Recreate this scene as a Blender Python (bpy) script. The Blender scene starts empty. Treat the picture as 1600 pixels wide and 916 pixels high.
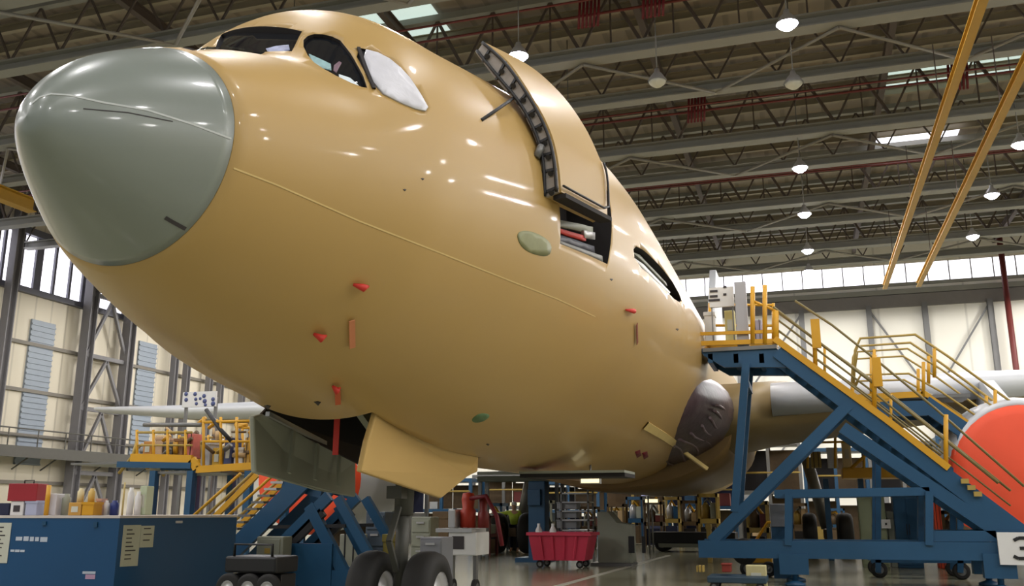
import bpy, bmesh, math, random
from mathutils import Vector, Matrix
from mathutils.bvhtree import BVHTree
from mathutils.geometry import delaunay_2d_cdt
R = math.radians
random.seed(7)
sc = bpy.context.scene
COL = sc.collection
# ---------------------------------------------------------------- camera, light, exposure
F_PX, PITCH, YAW, EYE = 1432.0, R(13.4), R(17.5), 1.45
cd = bpy.data.cameras.new('camera'); cam = bpy.data.objects.new('camera', cd); COL.objects.link(cam)
cam.location = (0, 0, EYE); cam.rotation_euler = (math.pi/2 + PITCH, 0, YAW)
cd.sensor_width = 36; cd.lens = F_PX/1600*36; cd.clip_end = 500; cd.clip_start = .1
sc.camera = cam
sc.view_settings.view_transform = 'Standard'; sc.view_settings.look = 'None'
sc.view_settings.gamma = 1; sc.view_settings.use_curve_mapping = False
sc.view_settings.exposure = -1.05
w = bpy.data.worlds.new('world'); sc.world = w; w.use_nodes = True
bg = w.node_tree.nodes['Background']; bg.inputs[0].default_value = (.93, .97, 1, 1); bg.inputs[1].default_value = .72
LAMP_W = 2100.0
# ---------------------------------------------------------------- helpers
cp, sp, ca, sa = math.cos(PITCH), math.sin(PITCH), math.cos(YAW), math.sin(YAW)
def ray(px, py):
    x = px-800; yc = 458-py
    F = F_PX*cp-yc*sp; Z = F_PX*sp+yc*cp
    return Vector((x*ca-F*sa, F*ca+x*sa, Z))
def at(px, py, u):
    d = ray(px, py); k = u/d.y; return Vector((d.x*k, u, d.z*k+EYE))
def atz(px, py, z):
    d = ray(px, py); k = (z-EYE)/d.z; return Vector((d.x*k, d.y*k, z))
def atF(px, F, z):                      # column px at ground distance F, height z
    X = (px-800)/F_PX*(F*cp+(z-EYE)*sp)
    return Vector((X*ca-F*sa, F*ca+X*sa, z))
def lin(c):
    c /= 255.; return c/12.92 if c <= .04045 else ((c+.055)/1.055)**2.4
MATS = {}
def mat(name, rgb, rough=.5, metal=0, var=.08, scale=3, bump=0, coat=0):
    if name in MATS: return MATS[name]
    m = bpy.data.materials.new(name); m.use_nodes = True; nt = m.node_tree; b = nt.nodes['Principled BSDF']
    col = [lin(c) for c in rgb]
    tc = nt.nodes.new('ShaderNodeTexCoord'); n = nt.nodes.new('ShaderNodeTexNoise'); n.inputs['Scale'].default_value = scale; n.inputs['Detail'].default_value = 4
    nt.links.new(tc.outputs['Object'], n.inputs['Vector'])
    r = nt.nodes.new('ShaderNodeMix'); r.data_type = 'RGBA'
    r.inputs[6].default_value = [c*(1-var) for c in col]+[1]; r.inputs[7].default_value = [min(1, c*(1+var)) for c in col]+[1]
    nt.links.new(n.outputs[0], r.inputs[0]); nt.links.new(r.outputs[2], b.inputs['Base Color'])
    b.inputs['Roughness'].default_value = rough; b.inputs['Metallic'].default_value = metal
    if coat: b.inputs['Coat Weight'].default_value = coat; b.inputs['Coat Roughness'].default_value = .08
    if bump:
        bm_ = nt.nodes.new('ShaderNodeBump'); bm_.inputs['Strength'].default_value = bump; bm_.inputs['Distance'].default_value = .02
        nt.links.new(n.outputs[0], bm_.inputs['Height']); nt.links.new(bm_.outputs[0], b.inputs['Normal'])
    MATS[name] = m; return m
def emat(name, rgb, s):
    if name in MATS: return MATS[name]
    m = bpy.data.materials.new(name); m.use_nodes = True; b = m.node_tree.nodes['Principled BSDF']
    b.inputs['Base Color'].default_value = (*[lin(c)*.5 for c in rgb], 1)
    b.inputs['Emission Color'].default_value = (*[lin(c) for c in rgb], 1); b.inputs['Emission Strength'].default_value = s
    MATS[name] = m; return m
def off(o):
    v = Vector((0, 0, 0))
    while o is not None: v = v+o.location; o = o.parent
    return v
def tag(o, label=None, cat=None, group=None, kind=None):
    if label: o['label'] = label
    if cat: o['category'] = cat
    if group: o['group'] = group
    if kind: o['kind'] = kind
    return o
def thing(name, label, cat, loc=(0, 0, 0), group=None):
    o = bpy.data.objects.new(name, None); COL.objects.link(o); o.location = loc; o.empty_display_size = .3
    return tag(o, label, cat, group)
class MB:
    def __init__(s): s.v = []; s.f = []; s.sm = []
    def add(s, vs, fs, smooth=False):
        n = len(s.v); s.v += [Vector(q) for q in vs]
        for f in fs: s.f.append([i+n for i in f]); s.sm.append(smooth)
        return s
    def box(s, lo, hi, rz=0, c=None):
        x0, y0, z0 = lo; x1, y1, z1 = hi
        vs = [Vector((x, y, z)) for z in (z0, z1) for x, y in ((x0, y0), (x1, y0), (x1, y1), (x0, y1))]
        if rz:
            c = Vector(c) if c else Vector(((x0+x1)/2, (y0+y1)/2, 0)); M = Matrix.Rotation(rz, 3, 'Z')
            vs = [M @ (q-c)+c for q in vs]
        return s.add(vs, [(3, 2, 1, 0), (4, 5, 6, 7), (0, 1, 5, 4), (1, 2, 6, 5), (2, 3, 7, 6), (3, 0, 4, 7)])
    def beam(s, a, b, wd, h, up=(0, 0, 1)):
        a = Vector(a); b = Vector(b); d = (b-a).normalized(); up = Vector(up)
        if abs(d.dot(up)) > .98: up = Vector((0, 1, 0))
        r = d.cross(up).normalized()*wd/2; t = r.cross(d).normalized()*h/2
        vs = [p+q for p in (a, b) for q in (-r-t, r-t, r+t, -r+t)]
        return s.add(vs, [(3, 2, 1, 0), (4, 5, 6, 7), (0, 1, 5, 4), (1, 2, 6, 5), (2, 3, 7, 6), (3, 0, 4, 7)])
    def ibeam(s, a, b, wd, h, up=(0, 0, 1), t=.04):
        a = Vector(a); b = Vector(b); d = (b-a).normalized(); upv = Vector(up)
        if abs(d.dot(upv)) > .98: upv = Vector((0, 1, 0))
        r = d.cross(upv).normalized(); q = r.cross(d).normalized()
        s.beam(a+q*(h/2-t/2), b+q*(h/2-t/2), wd, t, up); s.beam(a-q*(h/2-t/2), b-q*(h/2-t/2), wd, t, up)
        return s.beam(a, b, t*1.2, h-2*t, up)
    def tube(s, pts, r, n=8, cap=True):
        pts = [Vector(p) for p in pts]; base = len(s.v); prev = None; rings = []
        for i, p in enumerate(pts):
            d = ((pts[min(i+1, len(pts)-1)]-p).normalized()+(p-pts[max(i-1, 0)]).normalized()).normalized()
            if prev is None: x = d.orthogonal().normalized()
            else: x = (prev-d*prev.dot(d)).normalized()
            prev = x; y = d.cross(x); rr = r[i] if isinstance(r, (list, tuple)) else r
            rings.append([p+(x*math.cos(2*math.pi*k/n)+y*math.sin(2*math.pi*k/n))*rr for k in range(n)])
        vs = [q for g in rings for q in g]; fs = []
        for i in range(len(pts)-1):
            for k in range(n): fs.append((i*n+k, i*n+(k+1) % n, (i+1)*n+(k+1) % n, (i+1)*n+k))
        s.add(vs, fs, True)
        if cap:
            s.f.append([base+k for k in reversed(range(n))]); s.sm.append(False)
            s.f.append([base+(len(pts)-1)*n+k for k in range(n)]); s.sm.append(False)
        return s
    def lathe(s, c, axis, prof, n=24):          # prof: (distance along axis, radius)
        c = Vector(c); ax = Vector(axis).normalized(); x = ax.orthogonal().normalized(); y = ax.cross(x); vs = []; fs = []
        for t, r in prof: vs += [c+ax*t+(x*math.cos(2*math.pi*k/n)+y*math.sin(2*math.pi*k/n))*max(r, 1e-4) for k in range(n)]
        for i in range(len(prof)-1):
            for k in range(n): fs.append((i*n+k, i*n+(k+1) % n, (i+1)*n+(k+1) % n, (i+1)*n+k))
        return s.add(vs, fs, True)
    def prism(s, poly, d):
        poly = [Vector(p) for p in poly]; d = Vector(d); n = len(poly)
        return s.add(poly+[p+d for p in poly], [tuple(reversed(range(n))), tuple(range(n, 2*n))]+[(i, (i+1) % n, n+(i+1) % n, n+i) for i in range(n)])
    def build(s, name, m, parent=None, bevel=0):
        me = bpy.data.meshes.new(name); o_ = off(parent)
        me.from_pydata([tuple(q-o_) for q in s.v], [], s.f); me.materials.append(m)
        me.polygons.foreach_set('use_smooth', s.sm)
        b = bmesh.new(); b.from_mesh(me); bmesh.ops.recalc_face_normals(b, faces=b.faces); b.to_mesh(me); b.free()
        o = bpy.data.objects.new(name, me); COL.objects.link(o); o.parent = parent
        if bevel:
            md = o.modifiers.new('bevel', 'BEVEL'); md.width = bevel; md.segments = 2; md.limit_method = 'ANGLE'
        return o
def struct(o, name=None, label=None):
    if name: o.name = name
    o['kind'] = 'structure'
    if label: o['label'] = label
    return o
# ---------------------------------------------------------------- materials
M_skin = mat('mustard_primer', (176, 144, 84), .42, 0, .05, .7, coat=.14)
M_rad = mat('radome_grey', (124, 131, 124), .3, 0, .03, 2, coat=.3)
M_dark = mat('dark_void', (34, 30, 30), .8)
M_greydoor = mat('door_inner_grey', (158, 162, 148), .5, 0, .1, 2)
M_blue = mat('stand_blue', (28, 74, 108), .4, 0, .12, 2)
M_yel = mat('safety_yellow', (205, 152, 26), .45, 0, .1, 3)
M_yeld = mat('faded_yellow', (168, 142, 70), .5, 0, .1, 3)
M_steel = mat('steel_grey', (120, 120, 118), .4, .4, .08, 4)
M_alu = mat('bright_aluminium', (190, 190, 190), .35, .5, .06, 4)
M_truss = mat('truss_grey', (132, 132, 124), .6, 0, .1, .6)
M_web = mat('truss_web_brown', (84, 74, 66), .7, 0, .1, 1)
M_redp = mat('pipe_red', (108, 42, 38), .5, 0, .1, 2)
M_white = mat('matte_white', (222, 222, 220), .5, 0, .04, 2)
M_wing = mat('wing_white', (205, 208, 212), .35, 0, .04, 1)
M_rub = mat('tyre_rubber', (30, 29, 28), .75, 0, .15, 6)
M_black = mat('black_paint', (24, 24, 26), .5)
M_orange = mat('cover_orange', (240, 84, 48), .55, 0, .06, 2, bump=.3)
M_red = mat('tag_red', (200, 50, 38), .6)
M_maroon = mat('maroon', (112, 20, 34), .5)
M_bin = mat('bin_pink_red', (196, 52, 78), .45, 0, .06, 3)
M_green = mat('primer_green', (92, 122, 84), .6, 0, .25, 6)
M_greyg = mat('sage_grey', (140, 143, 128), .5, 0, .06, 3)
M_paper = mat('paper', (200, 202, 188), .7)
M_ink = mat('ink_dark', (60, 56, 58), .7)
M_beige = mat('cardboard', (188, 160, 118), .8)
M_film = mat('white_film', (200, 200, 206), .4, 0, .15, 5, bump=.5)
M_shroud = mat('purple_shroud', (78, 62, 66), .4, 0, .5, 5, bump=.6)
M_navy = mat('navy_fabric', (36, 40, 66), .8)
M_brown = mat('brown_machine', (92, 72, 44), .6, 0, .3, 6)
M_glass = mat('dark_glass', (22, 26, 32), .05, 0, .2, 2, coat=1)
M_hivis = mat('hi_vis_yellow', (190, 214, 70), .7)
M_flesh = mat('flesh', (205, 160, 130), .6)
M_hair = mat('dark_hair', (50, 38, 30), .8)
E_win = emat('window_daylight', (246, 244, 255), 5)
E_sky = emat('skylight_daylight', (232, 240, 244), 3)
E_skyg = emat('skylight_greenish', (196, 214, 205), 2.2)
E_lamp = emat('lamp_glow', (235, 235, 255), 120)
# ---------------------------------------------------------------- setting
def floor_mat():
    m = bpy.data.materials.new('concrete_floor'); m.use_nodes = True; nt = m.node_tree; b = nt.nodes['Principled BSDF']
    tc = nt.nodes.new('ShaderNodeTexCoord'); n = nt.nodes.new('ShaderNodeTexNoise'); n.inputs['Scale'].default_value = .35; n.inputs['Detail'].default_value = 8
    nt.links.new(tc.outputs['Object'], n.inputs['Vector']); r = nt.nodes.new('ShaderNodeValToRGB')
    r.color_ramp.elements[0].color = (lin(128), lin(126), lin(104), 1); r.color_ramp.elements[1].color = (lin(160), lin(159), lin(134), 1)
    r.color_ramp.elements[0].position = .35; r.color_ramp.elements[1].position = .65
    nt.links.new(n.outputs[0], r.inputs[0]); nt.links.new(r.outputs[0], b.inputs['Base Color']); b.inputs['Roughness'].default_value = .18
    return m
def panel_mat(name, rgb, axis, period, depth=.2, dark=.72):
    m = bpy.data.materials.new(name); m.use_nodes = True; nt = m.node_tree; b = nt.nodes['Principled BSDF']
    tc = nt.nodes.new('ShaderNodeTexCoord'); s = nt.nodes.new('ShaderNodeSeparateXYZ'); nt.links.new(tc.outputs['Object'], s.inputs[0])
    mu = nt.nodes.new('ShaderNodeMath'); mu.operation = 'MULTIPLY'; mu.inputs[1].default_value = 1/period; nt.links.new(s.outputs[axis], mu.inputs[0])
    fr = nt.nodes.new('ShaderNodeMath'); fr.operation = 'FRACT'; nt.links.new(mu.outputs[0], fr.inputs[0])
    r = nt.nodes.new('ShaderNodeValToRGB'); r.color_ramp.interpolation = 'LINEAR'
    c = [lin(k) for k in rgb]; r.color_ramp.elements[0].color = (*[k*dark for k in c], 1); r.color_ramp.elements[1].color = (*c, 1)
    r.color_ramp.elements[0].position = depth*.6; r.color_ramp.elements[1].position = depth
    nt.links.new(fr.outputs[0], r.inputs[0]); nt.links.new(r.outputs[0], b.inputs['Base Color']); b.inputs['Roughness'].default_value = .6
    bp = nt.nodes.new('ShaderNodeBump'); bp.inputs['Distance'].default_value = .05; nt.links.new(fr.outputs[0], bp.inputs['Height']); nt.links.new(bp.outputs[0], b.inputs['Normal'])
    return m
XL, XR, Y0, Y1, ZR = -52, 42, -22, 78, 23.2
struct(MB().box((XL-.3, Y0, -.3), (XR+.3, Y1+.3, 0)).build('floor', floor_mat()))
struct(MB().box((XL-.3, Y0, ZR), (XR+.3, Y1+.3, ZR+.3)).build('ceiling', panel_mat('roof_deck', (142, 131, 116), 0, 1.1, .3)))
wm = panel_mat('wall_panel_back', (232, 229, 218), 0, 6.4, .03, .8)
lm = panel_mat('wall_panel_left', (226, 217, 196), 1, 1.5, .12, .8)
# back wall: a window band between two bands of cladding
def zat(px, py, u): return at(px, py, u).z
zb0, zb1 = 19.4, 21.0
struct(MB().box((XL, Y1, 0), (XR, Y1+.3, zb0)).box((XL, Y1, zb1), (XR, Y1+.3, ZR)).build('wall_back', wm))
struct(MB().box((XL, Y1+.1, zb0), (XR, Y1+.2, zb1)).build('window_1', E_win))
mb = MB()
for i in range(60): mb.box((XL+1.6*i-.04, Y1-.05, zb0), (XL+1.6*i+.04, Y1+.1, zb1))
mb.box((XL, Y1-.2, zb0-.25), (XR, Y1+.05, zb0)).box((XL, Y1-.3, zb0-.95), (XR, Y1-.02, zb0-.55))
struct(mb.build('trim_1', M_truss))
struct(MB().box((XL, Y1-.25, zb0-2.0), (XR, Y1, zb0-1.0)).build('trim_2', mat('fascia_grey', (120, 116, 112), .6)))
mb = MB(); zc = zb0-1.8
cols = [at(px, 520, Y1).x for px in (1360, 1448, 1551)]; step = 5.0
xs = [cols[1]+5.6*k for k in range(-10, 5)]
xs = [cols[0]-5.2*k for k in range(9, 0, -1)]+cols+[cols[2]+5.8*k for k in (1, 2, 3)]
for x in xs: mb.ibeam((x, Y1-.3, 0), (x, Y1-.3, zc), .4, .4)
for i in range(len(xs)-1):
    if i % 3 == 2: continue
    a, b = (zc-.3, zc-7.5) if i % 3 == 0 else (zc-7.5, zc-.3)
    mb.beam((xs[i], Y1-.3, a), (xs[i+1], Y1-.3, b), .14, .14)
    mb.beam((xs[i], Y1-.3, a-8), (xs[i+1], Y1-.3, b-8), .14, .14)
struct(mb.build('trim_3', mat('wall_steel_grey', (112, 112, 112), .6)))
p0, p1 = at(1568, 430, Y1-1), at(1585, 575, Y1-1)
struct(MB().tube([(p0.x, Y1-1.2, 0), (p0.x, Y1-1.2, 22.5)], .22, 10).build('trim_4', M_redp), label='red downpipe on the back wall')
# left wall
zl0, zl1 = EYE+.296*52, EYE+.372*52
struct(MB().box((XL-.3, Y0, 0), (XL, Y1, zl0)).box((XL-.3, Y0, zl1), (XL, Y1, ZR)).build('wall_left', lm))
struct(MB().box((XL-.2, Y0, zl0), (XL-.1, Y1, zl1)).build('window_2', E_win))
def yL(px, py=500): d = ray(px, py); return XL/d.x*d.y
mb = MB()
for k in range(60):
    y = 40+k*1.55-45; wd = .32 if k % 3 == 0 else .1
    mb.box((XL-.08, y-wd, zl0), (XL+.12, y+wd, zl1))
mb.box((XL-.05, Y0, zl0-.35), (XL+.4, Y1, zl0+.05)).box((XL-.05, Y0, zl1-.1), (XL+.4, Y1, zl1+.4))
struct(mb.build('trim_5', mat('window_mullion', (96, 96, 106), .5)))
mb = MB()
for z in (13.0, 9.7, 6.6, 3.4):
    mb.box((XL, Y0, z-.12), (XL+.3, Y1, z+.12))
struct(mb.build('trim_6', mat('girt_grey', (128, 122, 112), .6)))
# lattice columns on the left wall
n = 7
for px0, px1 in ((112, 178), (255, 275), (312, 330), (365, 385)):
    y0, y1 = yL(px0, 600), yL(px1, 600); mb = MB(); X = XL+1.0; wd = .75 if px0 == 112 else .5
    mb.ibeam((X, y0, 0), (X, y0, ZR), wd, wd, t=.08).ibeam((X, y1, 0), (X, y1, ZR), wd, wd, t=.08)
    if px0 == 112:
        hs = [0, 4.2, 8.9, 12.9, 17.6, 22.8]
        for i in range(5):
            mid = (y0+y1)/2
            mb.beam((X, y0, hs[i]), (X, mid, hs[i+1]-.2), .22, .22).beam((X, mid, hs[i+1]-.2), (X, y1, hs[i]), .22, .22)
            mb.beam((X, y0, hs[i+1]), (X, y1, hs[i+1]), .25, .3)
    struct(mb.build('trim_%d' % n, mat('column_grey', (118, 116, 118), .55, 0, .06, .5))); n += 1
for px in (-60, -20):
    y0 = yL(px, 600); struct(MB().ibeam((XL+1, y0, 0), (XL+1, y0, ZR), .6, .6, t=.08).build('trim_%d' % n, MATS['column_grey'])); n += 1
# translucent ribbed strips
mb = MB(); mb2 = MB()
for px, z0, z1 in ((60, 4.6, 14.8), (228, 4.6, 15.2)):
    y = yL(px, 560)
    mb.box((XL, y-1.1, z0), (XL+.15, y+1.1, z1))
    for k in range(26): zz = z0+(z1-z0)*k/26; mb.box((XL+.1, y-1.1, zz), (XL+.22, y+1.1, zz+.12))
struct(mb.build('trim_%d' % n, mat('ribbed_strip_blue', (150, 160, 172), .5))); n += 1
# walkway along left wall
mb = MB(); zw = EYE+.088*50
mb.box((XL+.2, Y0, zw-.5), (XL+2.2, Y1, zw-.15)).box((XL+2.1, Y0, zw-.9), (XL+2.25, Y1, zw-.4))
for k in range(40):
    y = Y0+k*2.5
    mb.box((XL+2.1, y, zw-.2), (XL+2.16, y+.06, zw+1)); mb.beam((XL+.2, y, zw-1.6), (XL+2.1, y, zw-.5), .08, .08)
mb.tube([(XL+2.13, Y0, zw+1), (XL+2.13, Y1, zw+1)], .05).tube([(XL+2.13, Y0, zw+.5), (XL+2.13, Y1, zw+.5)], .04)
struct(mb.build('trim_%d' % n, mat('walkway_grey', (92, 90, 84), .6))); n += 1
# right wall
struct(MB().box((XR, Y0, 0), (XR+.3, Y1, ZR)).build('wall_right', lm))
mb = MB()
for k in range(12): mb.ibeam((XR-.4, 2+k*7, 0), (XR-.4, 2+k*7, ZR), .5, .5)
struct(mb.build('trim_%d' % n, MATS['column_grey'])); n += 1
# roof trusses: deep truss + a second girder 4.3 m behind it, chevrons between
HB = 19.95
main_u = [1.6, 12.5, 23.4, 34.3, 45.2, 56.1, 67.0]
for u in main_u:
    mb = MB()
    mb.ibeam((XL, u, HB), (XR, u, HB), .7, .55, t=.07).beam((XL, u, HB+2.9), (XR, u, HB+2.9), .35, .3)
    mb.ibeam((XL, u+4.3, HB-.1), (XR, u+4.3, HB-.1), .6, .5, t=.07).beam((XL, u+4.3, HB+2.6), (XR, u+4.3, HB+2.6), .3, .25)
    struct(mb.build('trim_%d' % n, M_truss), label='long grey roof girder pair'); n += 1
    mb = MB(); k = 0; x = XL
    while x < XR-1.6:
        mb.beam((x, u, HB+.25), (x+1.3, u, HB+2.8), .1, .1).beam((x+1.3, u, HB+2.8), (x+2.6, u, HB+.25), .14, .14)
        mb.beam((x+1.3, u, HB+.25), (x+1.3, u, HB+2.8), .07, .07)
        mb.beam((x, u+4.3, HB+.2), (x+1.3, u+4.3, HB+2.5), .08, .08).beam((x+1.3, u+4.3, HB+2.5), (x+2.6, u+4.3, HB+.2), .08, .08)
        x += 2.6
    struct(mb.build('trim_%d' % n, M_web)); n += 1
    mb = MB(); x = -43; s = 0
    while x < XR-5:
        for q in (0, 1):
            a = (x, u+4.3, HB-.35) if q == 0 else (x+5, u, HB-.35)
            b = (x+5, u, HB-.35) if q == 0 else (x+10, u+4.3, HB-.35)
            mb.tube([a, b], .075, 6)
        x += 10.1
    struct(mb.build('trim_%d' % n, mat('brace_light', (128, 124, 112), .5))); n += 1
    struct(MB().tube([(XL, u-.5, HB+1.6), (XR, u-.5, HB+1.6)], .06, 6).tube([(XL, u-2.8, HB+.9), (XR, u-2.8, HB+.9)], .05, 6).build('trim_%d' % n, M_redp)); n += 1
    mb = MB()
    for d in (1.5, 3.0, 5.8, 7.3, 8.8): mb.ibeam((XL, u+d, ZR-.35), (XR, u+d, ZR-.35), .22, .4, t=.04)
    struct(mb.build('trim_%d' % n, mat('purlin_tan', (142, 134, 114), .65))); n += 1
    # red sprinkler valve clusters
mb = MB()
for px, py, u in ((1005, 40, 33.2), (1075, 185, 44), (905, 100, 33.2), (1480, 120, 44)):
    c = at(px, py, u)
    for k in range(6): mb.tube([(c.x+k*.16, u, HB+.7), (c.x+k*.16+.1, u, HB+2.2)], .06, 6)
struct(mb.build('trim_%d' % n, mat('valve_red', (112, 24, 34), .5))); n += 1
# duct runs along the building between girders
mb = MB()
for v in (-46, -36, -26, -16, -5.5, 5.0, 15.5, 26): mb.ibeam((v, Y0, ZR-.8), (v, Y1, ZR-.8), .3, .5)
struct(mb.build('trim_%d' % n, M_web)); n += 1
# rooflights: (left px, right px, row u)
k = 3
for pxa, pya, pxb, pyb, mt in ((1365, 212, 1500, 200, E_win), (1378, 118, 1590, 98, E_skyg), (545, 45, 690, 32, E_skyg)):
    z = ZR-.1
    a, b = atz(pxa, pya, z), atz(pxb, pyb, z)
    u = (a.y+b.y)/2
    o = MB().box((a.x, u-1.4, ZR-.12), (b.x, u+1.4, ZR+.02)).build('window_%d' % k, mt); struct(o); k += 1
# painted floor line
a, b = atz(880, 914, .0), atz(1010, 878, .0); d = (b-a).normalized()
struct(MB().beam(a-d*6, b+d*4, .16, .012).build('trim_%d' % n, mat('line_paint', (190, 188, 172), .4)), label='pale painted floor line'); n += 1
# ---------------------------------------------------------------- lamps
def lamp(v, u, lit, label, group=None):
    z = HB-1.9; t = thing('high_bay_lamp', label, 'ceiling lamp', (v, u, z), group)
    MB().tube([(v, u, z+.55), (v, u, ZR+.02)], .025, 6).build('hanger_rod', M_steel, t)
    MB().lathe((v, u, z), (0, 0, 1), [(.0, .38), (.05, .38), (.3, .22), (.42, .12), (.55, .1), (.56, 0)], 16).build('reflector', M_alu, t)
    MB().lathe((v, u, z), (0, 0, 1), [(-.24, 0), (-.2, .15), (-.08, .3), (.02, .36), (.03, 0)], 16).build('bulb', E_lamp if lit else M_paper, t)
    if lit:
        L = bpy.data.lights.new('lamp_light', 'SPOT'); L.energy = LAMP_W*(2.2 if v < -35 or u > 60 or v > 25 else 1); L.spot_size = R(178); L.spot_blend = .1; L.shadow_soft_size = .3; L.color = (1, .97, .93)
        o = bpy.data.objects.new('lamp_light', L); COL.objects.link(o); o.parent = t; o.location = (0, 0, -.35)
    return t
def lp(px, py): return atz(px, py, HB-1.9)
seen = [(1230, 38, 'lit lamp at the top edge, highest of the middle row'), (1250, 263, 'brightest lit lamp of the middle row below the long tie rods'),
        (1257, 335, 'third lit lamp from the top of the middle row'), (1262, 392, 'lit lamp of the middle row just above the back window band'),
        (1264, 424, 'small lit lamp in front of the back window band'), (1550, 305, 'large lit lamp to the right of the yellow crane rails'),
        (1520, 370, 'small lit lamp right of the crane rails, lower of the two'), (1594, 226, 'lit lamp cut by the right edge of the photo'),
        (810, 88, 'lit lamp glaring just above the open fuselage door')]
lit_pos = []
for px, py, lb in seen:
    p = lp(px, py); lit_pos.append(p); lamp(p.x, p.y, True, lb)
for px, py, lb in ((1027, 128, 'unlit pale lamp between the door panel and the middle row'), (1240, 131, 'unlit pale lamp of the middle row above the tie rods')):
    p = lp(px, py); lamp(p.x, p.y, False, lb); lit_pos.append(p)
for v in (-40, -29.5, -19.4, -9.4, .8, 10.9, 21, 31):
    for u in (-12, -3.5, 5, 13.5, 22, 30.7, 38.5, 46.5, 62, 71):
        if any((Vector((v, u, 0))-Vector((p.x, p.y, 0))).length < 5 for p in lit_pos): continue
        # keep clear of the part of the roof where the photo shows no lamp
        X = v*ca+u*sa; Fd = u*ca-v*sa
        z = HB-1.9-EYE; fw = Fd*cp+z*sp
        if fw > 0:
            px = 800+F_PX*X/fw; py = 458-F_PX*(-Fd*sp+z*cp)/fw
            if 0 < px < 1600 and 0 < py < 460 and (px > 930 or py < 60 or px < 330): continue
        lamp(v, u, True, 'high bay lamp with round reflector hung under the roof girders', 'ceiling lamps out of view')
# ---------------------------------------------------------------- crane rails
def crane(x, y0, y1, z, label, s=.29):
    t = thing('crane_rail', label, 'crane rail', (x, y0, z))
    MB().ibeam((x, y0, z), (x, y1, z), s, s*1.2, t=.05).build('rail_beam', mat('rail_yellow', (176, 136, 36), .5), t)
    for y in range(int(y0)+3, int(y1), 11):
        MB().beam((x, y, z+s*.6), (x, y, HB-.25), .04, .04).build('hanger', M_web, t)
a, b = at(1385, 450, 66), at(1437, 440, 66)
crane(a.x-.1, 12, 66, 15+EYE, 'left one of the two long yellow crane rails under the roof')
crane(b.x-.1, 12, 66, 15+EYE, 'right one of the two long yellow crane rails, nearer the right edge')
c = at(40, 318, 36.5)
crane(c.x, 2, 37, c.z, 'short yellow crane rail behind the nose cone at the left edge', .6)
# ---------------------------------------------------------------- aircraft
CV, CZ, NU = -4.8, 3.52+EYE, 4.44
PR = [(0, -.95, -.95, 0, -.95), (.03, -.82, -1.06, .11, -.95), (.1, -.68, -1.14, .2, -.94), (.3, -.43, -1.30, .39, -.9), (.6, -.18, -1.50, .63, -.84), (1.15, .13, -1.80, 1.01, -.75),
      (1.8, .42, -2.03, 1.33, -.65), (2.1, .52, -2.12, 1.47, -.6), (2.5, 1.02, -2.22, 1.64, -.55), (2.9, 1.44, -2.33, 1.80, -.5), (3.3, 1.62, -2.41, 1.92, -.4), (4, 1.74, -2.52, 2.1, -.3),
      (5, 1.93, -2.68, 2.36, -.2), (6, 2.13, -2.79, 2.55, -.1), (7, 2.34, -2.84, 2.68, -.05), (8.5, 2.6, -2.85, 2.8, 0), (10, 2.76, -2.85, 2.82, 0), (12, 2.82, -2.85, 2.82, 0),
      (38, 2.82, -2.85, 2.82, 0), (44, 2.8, -2.2, 2.6, .3), (52, 2.5, -.3, 1.6, 1.1), (58, 2.0, 1.2, .4, 1.6)]
def mono(x, col):       # monotone cubic interpolation through the stations
    P = PR; n_ = len(P)
    if x <= P[0][0]: return P[0][col]
    if x >= P[-1][0]: return P[-1][col]
    i = max(j for j in range(n_-1) if P[j][0] <= x)
    def sl(j): return (P[j+1][col]-P[j][col])/(P[j+1][0]-P[j][0])
    def tan(j):
        if j <= 0: return sl(0)
        if j >= n_-1: return sl(n_-2)
        a_, b_ = sl(j-1), sl(j)
        return 0 if a_*b_ <= 0 else 2*a_*b_/(a_+b_)
    h = P[i+1][0]-P[i][0]; t = (x-P[i][0])/h
    return ((2*t**3-3*t*t+1)*P[i][col]+(t**3-2*t*t+t)*h*tan(i)+(-2*t**3+3*t*t)*P[i+1][col]+(t**3-t*t)*h*tan(i+1))
def ring(x, n_=128):
    zt, zb, wd, zc_ = (mono(x, i) for i in (1, 2, 3, 4)); out = []
    for k_ in range(n_):
        t = 2*math.pi*k_/n_; c_, s_ = math.cos(t), math.sin(t)
        out.append(Vector((CV+wd*c_, NU+x, CZ+zc_+((zt-zc_) if s_ > 0 else (zc_-zb))*s_)))
    return out
def loft(xs, cap0=False, cap1=False):
    mb = MB(); N = 128; vs = []; fs = []
    for x in xs: vs += ring(x, N)
    for i in range(len(xs)-1):
        for k_ in range(N): fs.append((i*N+k_, i*N+(k_+1) % N, (i+1)*N+(k_+1) % N, (i+1)*N+k_))
    mb.add(vs, fs, True)
    if cap0: mb.f.append(list(reversed(range(N)))); mb.sm.append(False)
    if cap1: mb.f.append([(len(xs)-1)*N+k_ for k_ in range(N)]); mb.sm.append(False)
    return mb
XRAD = 1.0
plane_ = thing('airliner', 'huge airliner in mustard primer with a matt grey nose cone, filling the hangar', 'airplane', (CV, NU, 0))
xr = [XRAD*(i/28)**2 for i in range(1, 29)]
rad = loft([.0005]+xr, True, True).build('nose_cone', M_rad, plane_); tag(rad, 'matt grey nose cone')
xf = [XRAD+.004+i*.1 for i in range(0, 110)]+[12+i*1.0 for i in range(0, 47)]
xf[0] = XRAD+.004
fmb = loft(xf, True, True)
bvh = BVHTree.FromPolygons([tuple(q) for q in (loft([.0005]+xr+xf)).v], [tuple(f) for f in loft([.0005]+xr+xf).f])
EYEV = Vector((0, 0, EYE))
def hit(px, py):
    d = ray(px, py).normalized(); r = bvh.ray_cast(EYEV, d)
    if r[0] is None: return None, None
    nn = r[1]
    if nn.dot(d) > 0: nn = -nn
    return r[0], nn
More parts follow.
